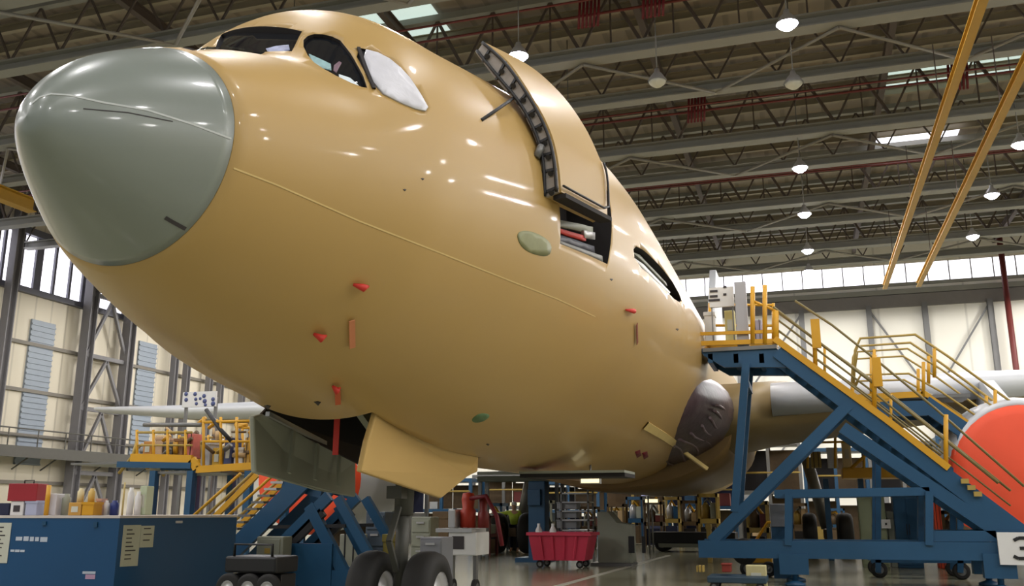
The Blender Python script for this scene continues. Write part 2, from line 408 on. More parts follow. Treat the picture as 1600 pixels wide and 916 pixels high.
def hit_in(px, py, cx, cy):         # step towards (cx,cy) until the surface is met
    for k_ in range(40):
        t = k_/40; p, nn = hit(px+(cx-px)*t, py+(cy-py)*t)
        if p is not None: return p, nn
def patch(poly, lift, thick, name, m, parent, step=8):
    xs_ = [p[0] for p in poly]; ys_ = [p[1] for p in poly]; cx, cy = sum(xs_)/len(poly), sum(ys_)/len(poly)
    pts = []
    for i, p in enumerate(poly):
        q = poly[(i+1) % len(poly)]; L = math.dist(p, q); k_ = max(1, int(L/step))
        for j in range(k_): pts.append((p[0]+(q[0]-p[0])*j/k_, p[1]+(q[1]-p[1])*j/k_))
    nb = len(pts); edges = [(i, (i+1) % nb) for i in range(nb)]; allp = [Vector(p) for p in pts]
    y = min(ys_)+step*.6
    while y < max(ys_):
        x = min(xs_)+step*.6
        while x < max(xs_):
            ins = False; j = nb-1; dm = min(math.dist((x, y), p) for p in pts)
            for i in range(nb):
                if (pts[i][1] > y) != (pts[j][1] > y) and x < (pts[j][0]-pts[i][0])*(y-pts[i][1])/(pts[j][1]-pts[i][1])+pts[i][0]: ins = not ins
                j = i
            if ins and dm > step*.5: allp.append(Vector((x, y)))
            x += step
        y += step
    res = delaunay_2d_cdt(allp, edges, [list(range(nb))], 1, 1e-4)
    V = []
    for p in res[0]:
        q, nn = hit_in(p[0], p[1], cx, cy); V.append((q, nn))
    top = [q+nn*lift for q, nn in V]; bot = [q+nn*(lift-thick) for q, nn in V]; n_ = len(V)
    fs = [tuple(f) for f in res[2]]; es = {}
    for f in fs:
        for i in range(len(f)): e = (f[i], f[(i+1) % len(f)]); es[e] = 1
    side = [(a_, b_, b_+n_, a_+n_) for a_, b_ in es if (b_, a_) not in es]
    mb = MB(); mb.add(top+bot, fs+[tuple(i+n_ for i in reversed(f)) for f in fs], True); mb.add([], [])
    for s_ in side: mb.f.append(list(s_)); mb.sm.append(False)
    return mb.build(name, m, parent)
def strip(pp, wd, lift, name, m, parent, k=10):
    P = []
    for i in range(len(pp)-1):
        for j in range(k): t = j/k; P.append((pp[i][0]+(pp[i+1][0]-pp[i][0])*t, pp[i][1]+(pp[i+1][1]-pp[i][1])*t))
    P.append(pp[-1]); H = [hit(*p) for p in P]; H = [h for h in H if h[0] is not None]; vs = []; fs = []
    for i, (q, nn) in enumerate(H):
        d = (H[min(i+1, len(H)-1)][0]-H[max(i-1, 0)][0]).normalized(); s_ = d.cross(nn).normalized()*wd/2
        vs += [q+s_-nn*.02, q+s_+nn*lift, q-s_+nn*lift, q-s_-nn*.02]
    for i in range(len(H)-1):
        for j in range(3): fs.append((i*4+j, i*4+j+1, i*4+5+j, i*4+4+j))
    return MB().add(vs, fs, False).build(name, m, parent)
def cutter(poly, out, depth, m, nrm=None):
    cx = sum(p[0] for p in poly)/len(poly); cy = sum(p[1] for p in poly)/len(poly)
    H = [hit_in(*p, cx, cy) for p in poly]
    N_ = nrm or sum((h[1] for h in H), Vector()).normalized()
    o = MB().prism([h[0]+N_*out for h in H], -N_*(out+depth)).build('cutter', m); return o
def smooth_poly(poly, it=2):
    for _ in range(it):
        q = []
        for i in range(len(poly)):
            a_, b_ = poly[i], poly[(i+1) % len(poly)]
            q += [(a_[0]*.75+b_[0]*.25, a_[1]*.75+b_[1]*.25), (a_[0]*.25+b_[0]*.75, a_[1]*.25+b_[1]*.75)]
        poly = q
    return poly
fus = fmb.build('fuselage', M_skin, plane_)
fus.data.materials.append(M_dark)
WIN_F = [(283, 75), (334, 47), (472, 49), (456, 80), (414, 81), (301, 79)]
WIN_S = smooth_poly([(471, 66), (484, 53), (512, 54), (538, 66), (578, 138), (560, 135), (512, 112), (484, 93)], 1)
WIN_A = smooth_poly([(549, 72), (600, 84), (634, 114), (655, 145), (671, 176), (640, 168), (583, 140)], 1)
DOORWAY = [(868, 285), (944, 285), (949, 413), (875, 381)]
CARGO = smooth_poly([(989, 383), (1008, 392), (1046, 432), (1066, 468), (1060, 474), (1032, 446), (992, 410)], 1)
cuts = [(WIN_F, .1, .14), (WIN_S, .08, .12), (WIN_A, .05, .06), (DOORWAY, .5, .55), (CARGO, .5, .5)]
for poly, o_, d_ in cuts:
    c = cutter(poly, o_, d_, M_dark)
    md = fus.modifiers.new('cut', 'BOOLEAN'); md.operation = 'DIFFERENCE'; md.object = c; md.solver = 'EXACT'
# nose gear bay, on the belly
BU0, BU1, BX0, BX1 = 8.75, 12.15, -5.75, -4.3
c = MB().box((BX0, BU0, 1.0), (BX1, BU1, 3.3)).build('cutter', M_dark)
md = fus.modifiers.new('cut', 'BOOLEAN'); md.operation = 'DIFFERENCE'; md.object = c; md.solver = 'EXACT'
dg = bpy.context.evaluated_depsgraph_get(); ev = fus.evaluated_get(dg); me = bpy.data.meshes.new_from_object(ev)
fus.modifiers.clear(); fus.data = me
for o in [o for o in bpy.data.objects if o.name.startswith('cutter')]: bpy.data.objects.remove(o)
# cockpit panes
for poly, nm, mt, lf in ((WIN_F, 'windshield_pane', M_glass, -.03), (WIN_S, 'side_window_pane', M_glass, -.03)):
    patch(poly, lf, .03, nm, mt, plane_)
patch(WIN_A, -.02, .03, 'rear_window_pane', M_black, plane_)
patch(smooth_poly([(562, 76), (600, 86), (634, 114), (655, 145), (672, 176), (640, 169), (585, 141)], 1), .012, .03, 'window_film', M_film, plane_)
strip([(560, 76), (570, 105), (584, 140)], .03, .02, 'window_post', M_dark, plane_)
M_teal = mat('reflection_pale_teal', (150, 184, 186), .4, 0, .3, 20)  # coloured patches paint reflections into the lower parts of the cockpit panes
patch([(482, 80), (500, 88), (517, 96), (518, 106), (500, 102), (484, 90)], -.024, .01, 'pane_reflection', M_teal, plane_, 4)
patch([(530, 112), (548, 118), (562, 130), (560, 133), (540, 127), (530, 120)], -.024, .01, 'pane_reflection', mat('reflection_white', (214, 226, 230), .4), plane_, 4)
patch([(522, 98), (530, 92), (534, 94), (526, 110), (521, 106)], -.024, .01, 'pane_reflection', mat('reflection_mauve', (120, 92, 104), .5), plane_, 4)
patch([(414, 72), (430, 68), (450, 66), (452, 74), (440, 79), (418, 79)], -.024, .01, 'pane_reflection', mat('reflection_lilac', (150, 156, 184), .4, 0, .4, 25), plane_, 4)
# things seen in the doorway and hold
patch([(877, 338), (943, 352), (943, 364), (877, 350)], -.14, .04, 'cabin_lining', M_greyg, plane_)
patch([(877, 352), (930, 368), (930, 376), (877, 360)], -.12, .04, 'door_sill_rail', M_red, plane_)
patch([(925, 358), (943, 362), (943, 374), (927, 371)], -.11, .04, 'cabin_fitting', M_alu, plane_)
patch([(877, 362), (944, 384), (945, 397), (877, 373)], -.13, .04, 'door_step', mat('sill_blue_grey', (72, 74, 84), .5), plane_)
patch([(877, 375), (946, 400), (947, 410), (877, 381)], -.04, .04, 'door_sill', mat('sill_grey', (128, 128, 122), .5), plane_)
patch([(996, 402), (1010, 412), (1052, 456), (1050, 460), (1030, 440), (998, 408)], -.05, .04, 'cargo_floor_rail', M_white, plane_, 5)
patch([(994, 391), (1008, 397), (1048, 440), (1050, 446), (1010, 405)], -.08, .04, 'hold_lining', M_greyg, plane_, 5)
# seams, reflection line on the nose cone, primer patches, marks
M_seam = mat('seam_light', (204, 178, 118), .45)
strip([(365, 263), (430, 288), (560, 345), (700, 400), (800, 440), (870, 467), (930, 495)], .013, .004, 'seam_strip', M_seam, plane_)
strip([(50, 162), (62, 152), (80, 147), (110, 149), (160, 160), (230, 172), (300, 194), (361, 217)], .015, .003, 'reflection_strip', mat('strip_pale', (176, 180, 176), .4), plane_)  # pale reflection on the nose cone, shaped as a thin raised strip
strip([(130, 170), (200, 176), (270, 190)], .006, .004, 'nose_dark_line', M_ink, plane_)  # thin dark line running beside the pale strip
strip([(258, 340), (268, 346), (290, 358)], .03, .003, 'nose_marking', M_ink, plane_)
patch(smooth_poly([(806, 362), (830, 360), (862, 378), (860, 402), (832, 398), (812, 385)]), .004, .02, 'primer_patch', mat('primer_grey_green', (132, 134, 96), .5, 0, .2, 8), plane_)
patch(smooth_poly([(736, 655), (750, 645), (768, 648), (756, 659), (740, 661)]), .004, .02, 'primer_patch', M_green, plane_)
for pts in ([(628, 165), (632, 300)],): pass
MD = mat('port_dark', (40, 32, 30), .6)
for px, py in ((496, 630), (418, 636), (632, 297), (660, 280), (762, 695), (955, 437), (1058, 515)):
    r_ = 4 if py > 600 and px < 600 else 2
    patch([(px-r_*1.4, py-r_*.5), (px, py-r_*.8), (px+r_*1.4, py-r_*.4), (px+r_*.3, py+r_)], .003, .02, 'static_port', MD, plane_, 3)
for x0, y0 in ((992, 706), (1003, 708)):
    patch([(x0, y0), (x0+8, y0-3), (x0+10, y0+6), (x0+3, y0+10)], .005, .02, 'red_stencil', M_maroon, plane_, 4)
# door panel standing open
A = [(759, 67), (794, 96), (823, 137), (848, 179), (864, 216), (873, 257), (877, 300)]
B = [(812, 93), (845, 116), (883, 154), (914, 199), (935, 243), (946, 276), (949, 338)]
I = [(746, 86), (778, 128), (806, 160), (826, 192), (841, 228), (848, 262), (850, 312)]
u0, u1 = 9.2, 10.3
PA = [at(*p, u0) for p in A]; PI = [at(*p, u0+.02) for p in I]; PB = []
for i, p in enumerate(B):
    q = at(*p, u1); PB.append(q)
def cat_rom(P, k_=5):
    out = []
    for i in range(len(P)-1):
        p0_, p1_, p2_, p3_ = P[max(i-1, 0)], P[i], P[i+1], P[min(i+2, len(P)-1)]
        for j in range(k_):
            t = j/k_; out.append(.5*((2*p1_)+(p2_-p0_)*t+(2*p0_-5*p1_+4*p2_-p3_)*t*t+(3*p1_-p0_-3*p2_+p3_)*t**3))
    return out+[P[-1]]
PA, PB, PI = cat_rom(PA), cat_rom(PB), cat_rom(PI)
PIB = [b_+(i_-a_)*.9 for a_, b_, i_ in zip(PA, PB, PI)]
n_ = len(PA); mb = MB(); NS = 6
def lerp(a_, b_, t): return a_+(b_-a_)*t
rows = [[lerp(PA[i], PB[i], j/NS) for j in range(NS+1)]+[lerp(PIB[i], PI[i], j/NS) for j in range(NS+1)] for i in range(n_)]
m_ = len(rows[0]); vs = [q for r_ in rows for q in r_]; fs = []
for i in range(n_-1):
    for j in range(m_): fs.append((i*m_+j, i*m_+(j+1) % m_, (i+1)*m_+(j+1) % m_, (i+1)*m_+j))
fs += [tuple(range(m_)), tuple((n_-1)*m_+j for j in reversed(range(m_)))]
dsk = MB(); dsk.add(vs, fs, True); door = dsk.build('door', M_skin, plane_); tag(door, 'curved entry door standing open')
door.modifiers.new('es', 'EDGE_SPLIT').split_angle = R(40)
# inner frame with ribs on the front edge
mb = MB()
for i in range(n_-1):
    a0, a1, b0, b1 = PA[i], PA[i+1], PI[i], PI[i+1]; dy = Vector((0, -.05, 0))
    mb.add([lerp(a0, b0, .12)+dy, lerp(a1, b1, .12)+dy, b1+dy, b0+dy, lerp(a0, b0, .12), lerp(a1, b1, .12), b1, b0], [(0, 1, 2, 3), (7, 6, 5, 4), (0, 4, 5, 1), (3, 2, 6, 7), (0, 3, 7, 4), (1, 5, 6, 2)])
fr = mb.build('door_frame', mat('frame_grey', (150, 142, 134), .5, 0, .3, 9), door)
mb = MB()
for i in range(2, n_-1, 3):
    mb.beam(lerp(PA[i], PI[i], .1)+Vector((0, -.055, 0)), lerp(PA[i], PI[i], 1.0)+Vector((0, -.055, 0)), .03, .03)
    mb.tube([lerp(PA[i], PI[i], .45)+Vector((0, -.06, -.04)), lerp(PA[i], PI[i], .45)+Vector((0, -.08, -.05))], .03, 8)
mb.tube([lerp(a_, i_, .18)+Vector((0, -.07, 0)) for a_, i_ in zip(PA, PI)], .02, 6)
mb.tube([lerp(a_, i_, .85)+Vector((0, -.07, 0)) for a_, i_ in zip(PA, PI)], .02, 6)
mb.build('door_latch', M_black, door)
# rubber edge along the panel bottom and rear edge
dn = Vector((0, 0, -1)); outw = Vector((.03, -.02, 0))
low = [lerp(PA[-1], PB[-1], j/8)+outw+Vector((0, 0, .06)) for j in range(8)]+[PB[-1]+outw+Vector((0, -.03, .1))]+[PB[-k_]+outw*.8 for k_ in range(3, 10)]
MB().tube(low, .014, 6).build('door_seal', M_black, door)
MB().beam(PA[-1]+Vector((-.02, 0, -.05)), PB[-1]+Vector((-.02, 0, -.05)), .16, .05).build('door_lower_lip', M_dark, door)
# hinge arm and stay rod
h0, n0 = hit(838, 246); MB().tube([h0, lerp(h0, PI[-10], .5)+Vector((.05, -.05, .05)), PI[-10]], .045, 8).build('hinge_arm', M_steel, plane_)
h0, n0 = hit(752, 188); h1 = at(806, 150, u0+.3)
MB().tube([h0, lerp(h0, h1, .5)+n0*.12, h1], .018, 6).build('stay_rod', M_black, plane_)
# nose gear doors
def quad_panel(P4, th, name, m, parent, lab=None, nrm=None):
    P4 = [Vector(p) for p in P4]; nn = (nrm or (P4[1]-P4[0]).cross(P4[-1]-P4[0])).normalized()
    o = MB().prism(P4, nn*th).build(name, m, parent, bevel=.02)
    if lab: o['label'] = lab
    return o
pd = [at(590, 641, 8.9), at(603, 643, 9.1), at(748, 712, 12.1), at(747, 738, 12.15), at(728, 745, 12.05), at(690, 779, 11.4), at(565, 737, 8.85), at(575, 690, 8.85)]
quad_panel(pd, .07, 'gear_door', mat('door_primer_light', (206, 172, 108), .4, 0, .04, 2), plane_, 'mustard nose gear door hanging down', Vector((-1, 0, 0)))
sd = [at(397, 651, 8.9), at(412, 647, 9.1), at(556, 720, 12.0), at(556, 777, 12.0), at(500, 766, 11), at(400, 739, 8.9)]
o = quad_panel(sd, .07, 'gear_door', M_greydoor, plane_, 'grey inner face of the far nose gear door', Vector((-1, 0, 0)))
def atv(px, py, v): d = ray(px, py); k_ = v/d.x; return Vector((v, d.y*k_, d.z*k_+EYE))
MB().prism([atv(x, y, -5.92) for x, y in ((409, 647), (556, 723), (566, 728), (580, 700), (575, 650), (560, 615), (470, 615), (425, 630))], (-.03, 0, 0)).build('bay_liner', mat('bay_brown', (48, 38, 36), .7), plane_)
mb = MB()
for i in (.25, .5, .75):
    a_ = lerp(sd[1], sd[2], i)+Vector((.04, 0, -.05)); b_ = lerp(sd[5], sd[3], i)+Vector((.04, 0, .08)); mb.beam(a_, b_, .06, .03, (1, 0, 0))
mb.build('door_rib', M_greydoor, o)
MB().beam(sd[1]+Vector((.05, 0, .0)), sd[2]+Vector((.05, 0, .0)), .05, .05).build('hinge_strip', M_alu, o)
# nose gear
gu = 10.7
ng = MB().tube([(CV, gu, .49), (CV, gu+.05, 1.55)], .085, 12).tube([(CV, gu+.05, 1.4), (CV, gu+.15, 2.9)], .12, 12).build('nose_gear', mat('gear_grey', (72, 72, 66), .5), plane_)
MB().tube([(CV-.42, gu, .49), (CV+.42, gu, .49)], .06, 10).build('axle', M_steel, ng)
MB().beam((CV, gu+.1, 1.9), (CV-.1, gu-1.6, 2.9), .09, .14).build('drag_brace', M_greyg, ng)
MB().beam((CV, gu-.12, .75), (CV, gu-.35, 1.1), .07, .04).beam((CV, gu-.35, 1.1), (CV, gu-.1, 1.5), .07, .04).build('torque_link', MATS['gear_grey'], ng)
MB().box((CV-.1, gu-.25, 1.6), (CV+.1, gu-.08, 1.75)).build('taxi_light', MATS['gear_grey'], ng)
def wheel(c, axis, r, wd, parent, hubm=M_alu, nm='wheel'):
    o = MB().lathe(c, axis, [(-wd/2, r*.52), (-wd/2, r*.8), (-wd*.42, r*.93), (-wd*.2, r*.995), (-.01, r), (wd*.2, r*.995), (wd*.42, r*.93), (wd/2, r*.8), (wd/2, r*.52), (-wd/2, r*.52)], 36).build(nm, M_rub, parent)
    MB().lathe(c, axis, [(-wd*.46, 0), (-wd*.46, r*.15), (-wd*.3, r*.2), (-wd*.3, r*.42), (-wd*.5, r*.53), (wd*.5, r*.53), (wd*.3, r*.42), (wd*.3, r*.2), (wd*.46, r*.15), (wd*.46, 0)], 24).build('hub', hubm, o)
    return o
for s_ in (-1, 1): wheel((CV+s_*.36, gu, .49), (1, 0, 0), .49, .36, ng)
# main gear
for s_ in (-1, 1):
    X = CV+s_*5.34; y = 33.2
    mg = MB().tube([(X, y, .9), (X-s_*.5, y, 3.2)], .2, 12).build('main_gear', M_steel, plane_)
    MB().beam((X, y-1.0, .72), (X, y+1.0, .72), .25, .3).build('bogie_beam', M_brown, mg)
    for dx in (-.55, .55):
        for dy in (-.98, .98): wheel((X+dx, y+dy, .7), (1, 0, 0), .7, .45, mg, M_brown)
# wings
def wing(s_):
    def sect(y, le, z, ch, th):
        pr = [(0, 0), (.01, .35), (.04, .62), (.12, .9), (.3, 1), (.6, .7), (1, .03), (.6, -.45), (.3, -.75), (.12, -.7), (.04, -.45), (.01, -.25)]
        return [Vector((CV+s_*y, NU+le+c_*ch, z+EYE+t_*th/2)) for c_, t_ in pr]
    def skin_of(S, name, m):
        m_ = len(S[0]); vs = [q for r_ in S for q in r_]; fs = []
        for i in range(len(S)-1):
            for j in range(m_): fs.append((i*m_+j, i*m_+(j+1) % m_, (i+1)*m_+(j+1) % m_, (i+1)*m_+j))
        fs += [tuple(range(m_)), tuple((len(S)-1)*m_+j for j in reversed(range(m_)))]
        return MB().add(vs, fs, True).build(name, m, plane_)
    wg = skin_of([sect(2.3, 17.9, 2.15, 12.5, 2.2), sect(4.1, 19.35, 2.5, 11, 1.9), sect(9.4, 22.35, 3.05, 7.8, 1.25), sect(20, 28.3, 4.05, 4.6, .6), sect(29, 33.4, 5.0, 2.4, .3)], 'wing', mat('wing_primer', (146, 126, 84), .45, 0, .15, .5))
    def slat(y, le, z, th):
        pr = [(0, 0), (.03, .3), (.12, .52), (.35, .8), (.75, 1), (1.0, 1.02), (1.0, .5), (.9, -.35), (.95, -.95), (.5, -.85), (.2, -.6), (.05, -.3)]
        return [Vector((CV+s_*y, NU+le+c_, z+EYE+t_*th/2)) for c_, t_ in pr]
    sl = skin_of([slat(4.1, 18.75, 2.7, .9), slat(6.0, 19.85, 2.9, .88), slat(9.4, 21.8, 3.25, .8), slat(20, 27.9, 4.1, .6), slat(29, 33.1, 5.0, .3)], 'leading_edge_slat', M_wing)
    mb = MB()
    for k_ in range(22):
        y = 4.2+k_*.18; t_ = (y-4.1)/5.3; mb.box((CV+s_*y-.04, NU+19.65+(y-4.1)*.575, EYE+2.2+t_*.6), (CV+s_*y+.04, NU+19.8+(y-4.1)*.575, EYE+2.32+t_*.6))
    mb.build('slat_teeth', M_wing, sl)
    # engine
    ex, eu, ez = CV+s_*(9.37 if s_ > 0 else 8.3), NU+18.2, 1.0+EYE
    nc = MB().lathe((ex, eu, ez), (0, 1, 0), [(.5, 1.2), (.15, 1.22), (0, 1.3), (.08, 1.4), (.5, 1.5), (1.6, 1.56), (3.2, 1.45), (4.6, 1.15), (4.6, .9), (5.5, .6), (6.0, .3), (6.1, 0)], 40).build('engine_nacelle', M_wing, plane_)
    MB().lathe((ex, eu, ez), (0, 1, 0), [(.55, 1.2), (.56, .5), (.3, .2), (.2, 0)], 32).build('fan', M_dark, nc)
    MB().prism([Vector((ex-.15, eu+.9, ez+1.3)), Vector((ex-.15, eu+4.6, ez+1.0)), Vector((ex-.15, eu+6.5, 3.1+EYE)), Vector((ex-.15, eu+3.2, 3.25+EYE))], (.3, 0, 0)).build('engine_pylon', M_wing, plane_)
    return ex, eu, ez
engs = [wing(1), wing(-1)]
for (ex, eu, ez), lb in zip(engs, ('orange cloth cover over the near engine, right edge of the photo', 'orange cloth cover over the far engine, seen low behind the blue stand')):
    t = thing('engine_cover', lb, 'engine cover', (ex, eu, ez))
    MB().lathe((ex, eu, ez-.13), (0, 1, 0), [(.45, 1.5), (.2, 1.47), (-.04, 1.39), (-.07, 1.2), (-.12, .8), (-.14, 0)], 40).build('cover_cloth', M_orange, t)
    if ex > 0:
        MB().prism([Vector((ex-1.5, eu+.2, ez-.2)), Vector((ex+.5, eu-.2, ez-1.3)), Vector((ex+.4, eu-.2, ez-2.2)), Vector((ex-1.35, eu+.1, ez-1.3))], (0, .06, 0)).build('cover_skirt', M_orange, t)
# belly fairing ahead of the wing, shroud on the open fairing bay
def ell_loft(st_, cz_, name, m, parent):
    N = 40; vs = []; fs = []
    for x, hw, hh in st_: vs += [Vector((CV+hw*math.cos(t), NU+x, CZ+cz_+hh*math.sin(t))) for t in [2*math.pi*k_/N for k_ in range(N)]]
    for i in range(len(st_)-1):
        for k_ in range(N): fs.append((i*N+k_, i*N+(k_+1) % N, (i+1)*N+(k_+1) % N, (i+1)*N+k_))
    mb = MB().add(vs, fs, True)
    for base in (0, (len(st_)-1)*N): mb.f.append([base+k_ for k_ in range(N)]); mb.sm.append(False)
    return mb.build(name, m, parent)
ell_loft([(14.6, 2.4, .9), (15.6, 2.74, 1.12), (16.6, 2.98, 1.25), (17.8, 3.15, 1.4), (19.0, 3.25, 1.5)], -1.1, 'bay_shroud', M_shroud, plane_)
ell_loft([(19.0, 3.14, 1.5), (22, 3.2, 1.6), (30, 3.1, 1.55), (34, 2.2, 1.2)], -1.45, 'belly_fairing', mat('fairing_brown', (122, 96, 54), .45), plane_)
mb = MB()
for k_ in range(9):
    t_ = -.1-.13*k_; mb.tube([(CV+(2.98+.03*j)*math.cos(t_+.03*math.sin(j+k_))*1.01, NU+16.4+j*.5, CZ-1.1+(1.2+.06*j)*math.sin(t_+.03*math.sin(j+k_))*1.01) for j in range(6)], .035, 5)
mb.build('shroud_fold', mat('fold_mauve', (110, 92, 96), .4), plane_)
strip([(1008, 664), (1035, 680), (1064, 700)], .16, .03, 'fairing_edge', mat('edge_pale', (222, 196, 124), .35), plane_)
h_, n_h = hit(1062, 701)
MB().beam(h_+n_h*.03, at(1105, 733, h_.y+.3), .1, .08).build('fairing_edge', MATS['edge_pale'], plane_)
# low hatch hanging under the belly
a_, b_ = at(836, 742, 15.5), at(992, 742, 15.5)
MB().box((a_.x, 14.6, a_.z-.08), (b_.x, 15.5, a_.z-.02)).build('belly_hatch', M_dark, plane_)
MB().box((a_.x, 14.55, a_.z-.02), (b_.x, 15.5, a_.z+.02)).build('hatch_edge', M_greyg, plane_)
# fin
MB().prism([Vector((CV-.2, NU+46, CZ+2.6)), Vector((CV-.2, NU+53.5, CZ+11.5)), Vector((CV-.2, NU+57, CZ+11.5)), Vector((CV-.2, NU+56, CZ+2.2))], (.4, 0, 0)).build('tail_fin', M_wing, plane_)
# probe covers and ribbons: they hang on the aircraft
def probe(px, py, w_, h_, label, ribbon=None, rm=M_red):
    p, nn = hit(px, py); t = thing('probe_cover', label, 'cover', p)
    q = [hit(px-w_, py-1)[0], hit(px, py)[0], hit(px+w_, py+2)[0]]
    MB().tube([q[0]+nn*.02, q[1]+nn*.07, q[2]+nn*.02], [.012, .036, .01], 8).build('cover', M_red, t)
    if ribbon:
        a_, na = hit(*ribbon[0]); b_, nb = hit(*ribbon[1])
        MB().beam(a_+na*.03, b_+nb*.03, .055, .008, na).build('ribbon', rm, t)
M_pink = mat('faded_ribbon', (206, 132, 92), .7); M_thin = mat('cord_brown', (150, 110, 58), .7)
probe(562, 444, 12, 5, 'red probe cover, highest of the three on the lower nose', ((548, 498), (549, 540)), M_pink)
probe(499, 520, 10, 6, 'red probe cover left of the hanging ribbon, middle of the three')
probe(525, 601, 6, 6, 'small red probe cover nearest the gear bay', ((527, 607), (528, 628)), mat('ribbon_orange', (196, 92, 50), .7))
probe(983, 485, 7, 5, 'dark red cover on the flank above a short ribbon, aft of the doorway', ((992, 506), (993, 536)), mat('ribbon_rust', (120, 50, 20), .7))
strp = at(527, 657, 9.3); e_ = at(524, 711, 9.3)
t = thing('warning_ribbon', 'broad red warning ribbon hanging out of the nose gear bay', 'ribbon', strp)
MB().beam(strp+Vector((0, 0, .3)), e_, .07, .012, (0, -1, 0)).build('ribbon', M_red, t)
# ---------------------------------------------------------------- right access stand
def px_stand(u, back):
    return (lambda x, y: at(x, y, u)), Vector((0, back, 0))
P, BK = px_stand(20.0, 1.25)
st = thing('access_stairs', 'blue wheeled access stairs with yellow handrails, in front of the engine', 'access stairs', (P(1240, 800).x, 20.6, 0))
D2 = [Vector((0, 0, 0)), BK]
def bm2(a, b, w_, h_, name, m, parent=st, both=True, P_=None):
    P_ = P_ or P
    for d in (D2 if both else D2[:1]):
        MB().beam(P_(*a)+d, P_(*b)+d, w_, h_).build(name, m, parent)
# platform
a_, b_ = P(1098, 545), P(1214, 545)
MB().box((a_.x, 19.95, a_.z-.08), (b_.x, 21.3, a_.z+.0)).build('platform_deck', M_steel, st)
pl = [P(1092, 545), P(1214, 545), P(1240, 574), P(1132, 574), P(1100, 556)]
MB().prism(pl, (0, .12, 0)).build('platform_beam', M_blue, st); MB().prism([q+BK for q in pl], (0, .12, 0)).build('platform_beam', M_blue, st)
for x in (1110, 1150, 1190): q = P(x, 560); MB().box((q.x-.05, 20, q.z-.1), (q.x+.05, 21.3, q.z+.1)).build('cross_member', M_blue, st)
for (x0, y0, x1, y1) in ((1094, 537, 1212, 533),):
    MB().beam(P(x0, y0), P(x1, y1), .05, .1).build('toe_board', M_yel, st)
MB().beam(P(1094, 522), P(1212, 518), .05, .07).build('platform_rail', M_yel, st)
MB().beam(P(1094, 528)+BK, P(1212, 526)+BK, .05, .14).build('toe_board', M_yel, st)
MB().beam(P(1094, 540), P(1094, 528)+BK, .05, .1).build('toe_board', M_yel, st)
for x, y0 in ((1176, 448), (1195, 446), (1212, 486)):
    MB().tube([P(x, 538), P(x, y0)], .05 if x != 1212 else .07, 8).build('rail_post', M_yel, st)
for x in (1100, 1152, 1205): MB().tube([P(x, 530)+BK, P(x, 455)+BK], .035, 8).build('rail_post', M_yel, st)
for y in (458, 492): MB().tube([P(1100, y)+BK, P(1205, y)+BK], .03, 8).build('platform_rail', M_yel, st)
MB().tube([P(1176, 470), P(1212, 486)], .03, 8).build('platform_rail', M_yel, st)
MB().box((P(1150, 500).x, 20.05, P(1150, 540).z), (P(1168, 500).x, 20.25, P(1150, 440).z)).build('mast', mat('mast_grey', (168, 168, 172), .5), st)
# stringer, toe strip, treads
s0, s1 = (1216, 548), (1640, 868)
for d in D2: MB().beam(P(*s0)+d, P(*s1)+d, .1, .34).build('stringer', M_blue, st)
for a, b in (((1210, 530), (1384, 656)), ((1384, 656), (1482, 732))): MB().beam(P(*a)+Vector((0, -.06, 0)), P(*b)+Vector((0, -.06, 0)), .06, .13).build('toe_strip', M_yel, st)
MB().beam(P(1212, 540)+BK, P(1480, 745)+BK, .06, .1).build('toe_strip', M_yel, st)
mb_t = []
for k_ in range(1, 20):
    t_ = k_/20; q = lerp(P(*s0), P(*s1), t_)
    MB().box((q.x-.12, 20.05, q.z+.03), (q.x+.14, 21.2, q.z+.07)).build('tread', M_steel, st)
# lower parallel brace
for d in D2: MB().beam(P(1316, 668)+d, P(1580, 846)+d, .12, .24).build('brace', M_blue, st)
bm2((1112, 846), (1326, 632), .14, .22, 'brace', M_blue)
bm2((1166, 566), (1148, 800), .16, .17, 'leg', M_blue)
bm2((1210, 772), (1452, 768), .12, .16, 'horizontal_beam', M_blue)
bm2((1092, 858), (1566, 862), .16, .34, 'base_beam', M_blue)
bm2((1232, 772), (1232, 852), .14, .24, 'post', M_blue)
bm2((1451, 768), (1451, 852), .14, .26, 'post', M_blue)
bm2((1452, 838), (1556, 838), .12, .2, 'horizontal_beam', M_blue)
for x, y in ((1100, 860), (1240, 860), (1451, 862), (1560, 862), (1232, 770), (1166, 600)):
    MB().beam(P(x, y), P(x, y)+BK, .12, .14).build('cross_member', M_blue, st)
for x in (1240, 1560):
    for d in D2:
        q = P(x, 875)+d
        c_ = MB().box((q.x-.28, q.y-.12, .22), (q.x+.28, q.y+.12, q.z+.12)).tube([(q.x, q.y, .1), (q.x, q.y, q.z+.1)], .06).build('outrigger', M_blue, st)
        MB().lathe((q.x, q.y, 0), (0, 0, 1), [(0, 0), (0, .2), (.05, .2), (.1, .06), (.12, 0)], 16).build('foot_pad', M_blue, c_)
c_ = P(1160, 850); wheel((c_.x, 20.5, .28+.35), (0, 1, 0), .27, .14, st, M_steel)
MB().beam((c_.x-.1, 20.5, .6), (c_.x+.3, 20.5, .75), .2, .2).build('axle_housing', M_black, st)
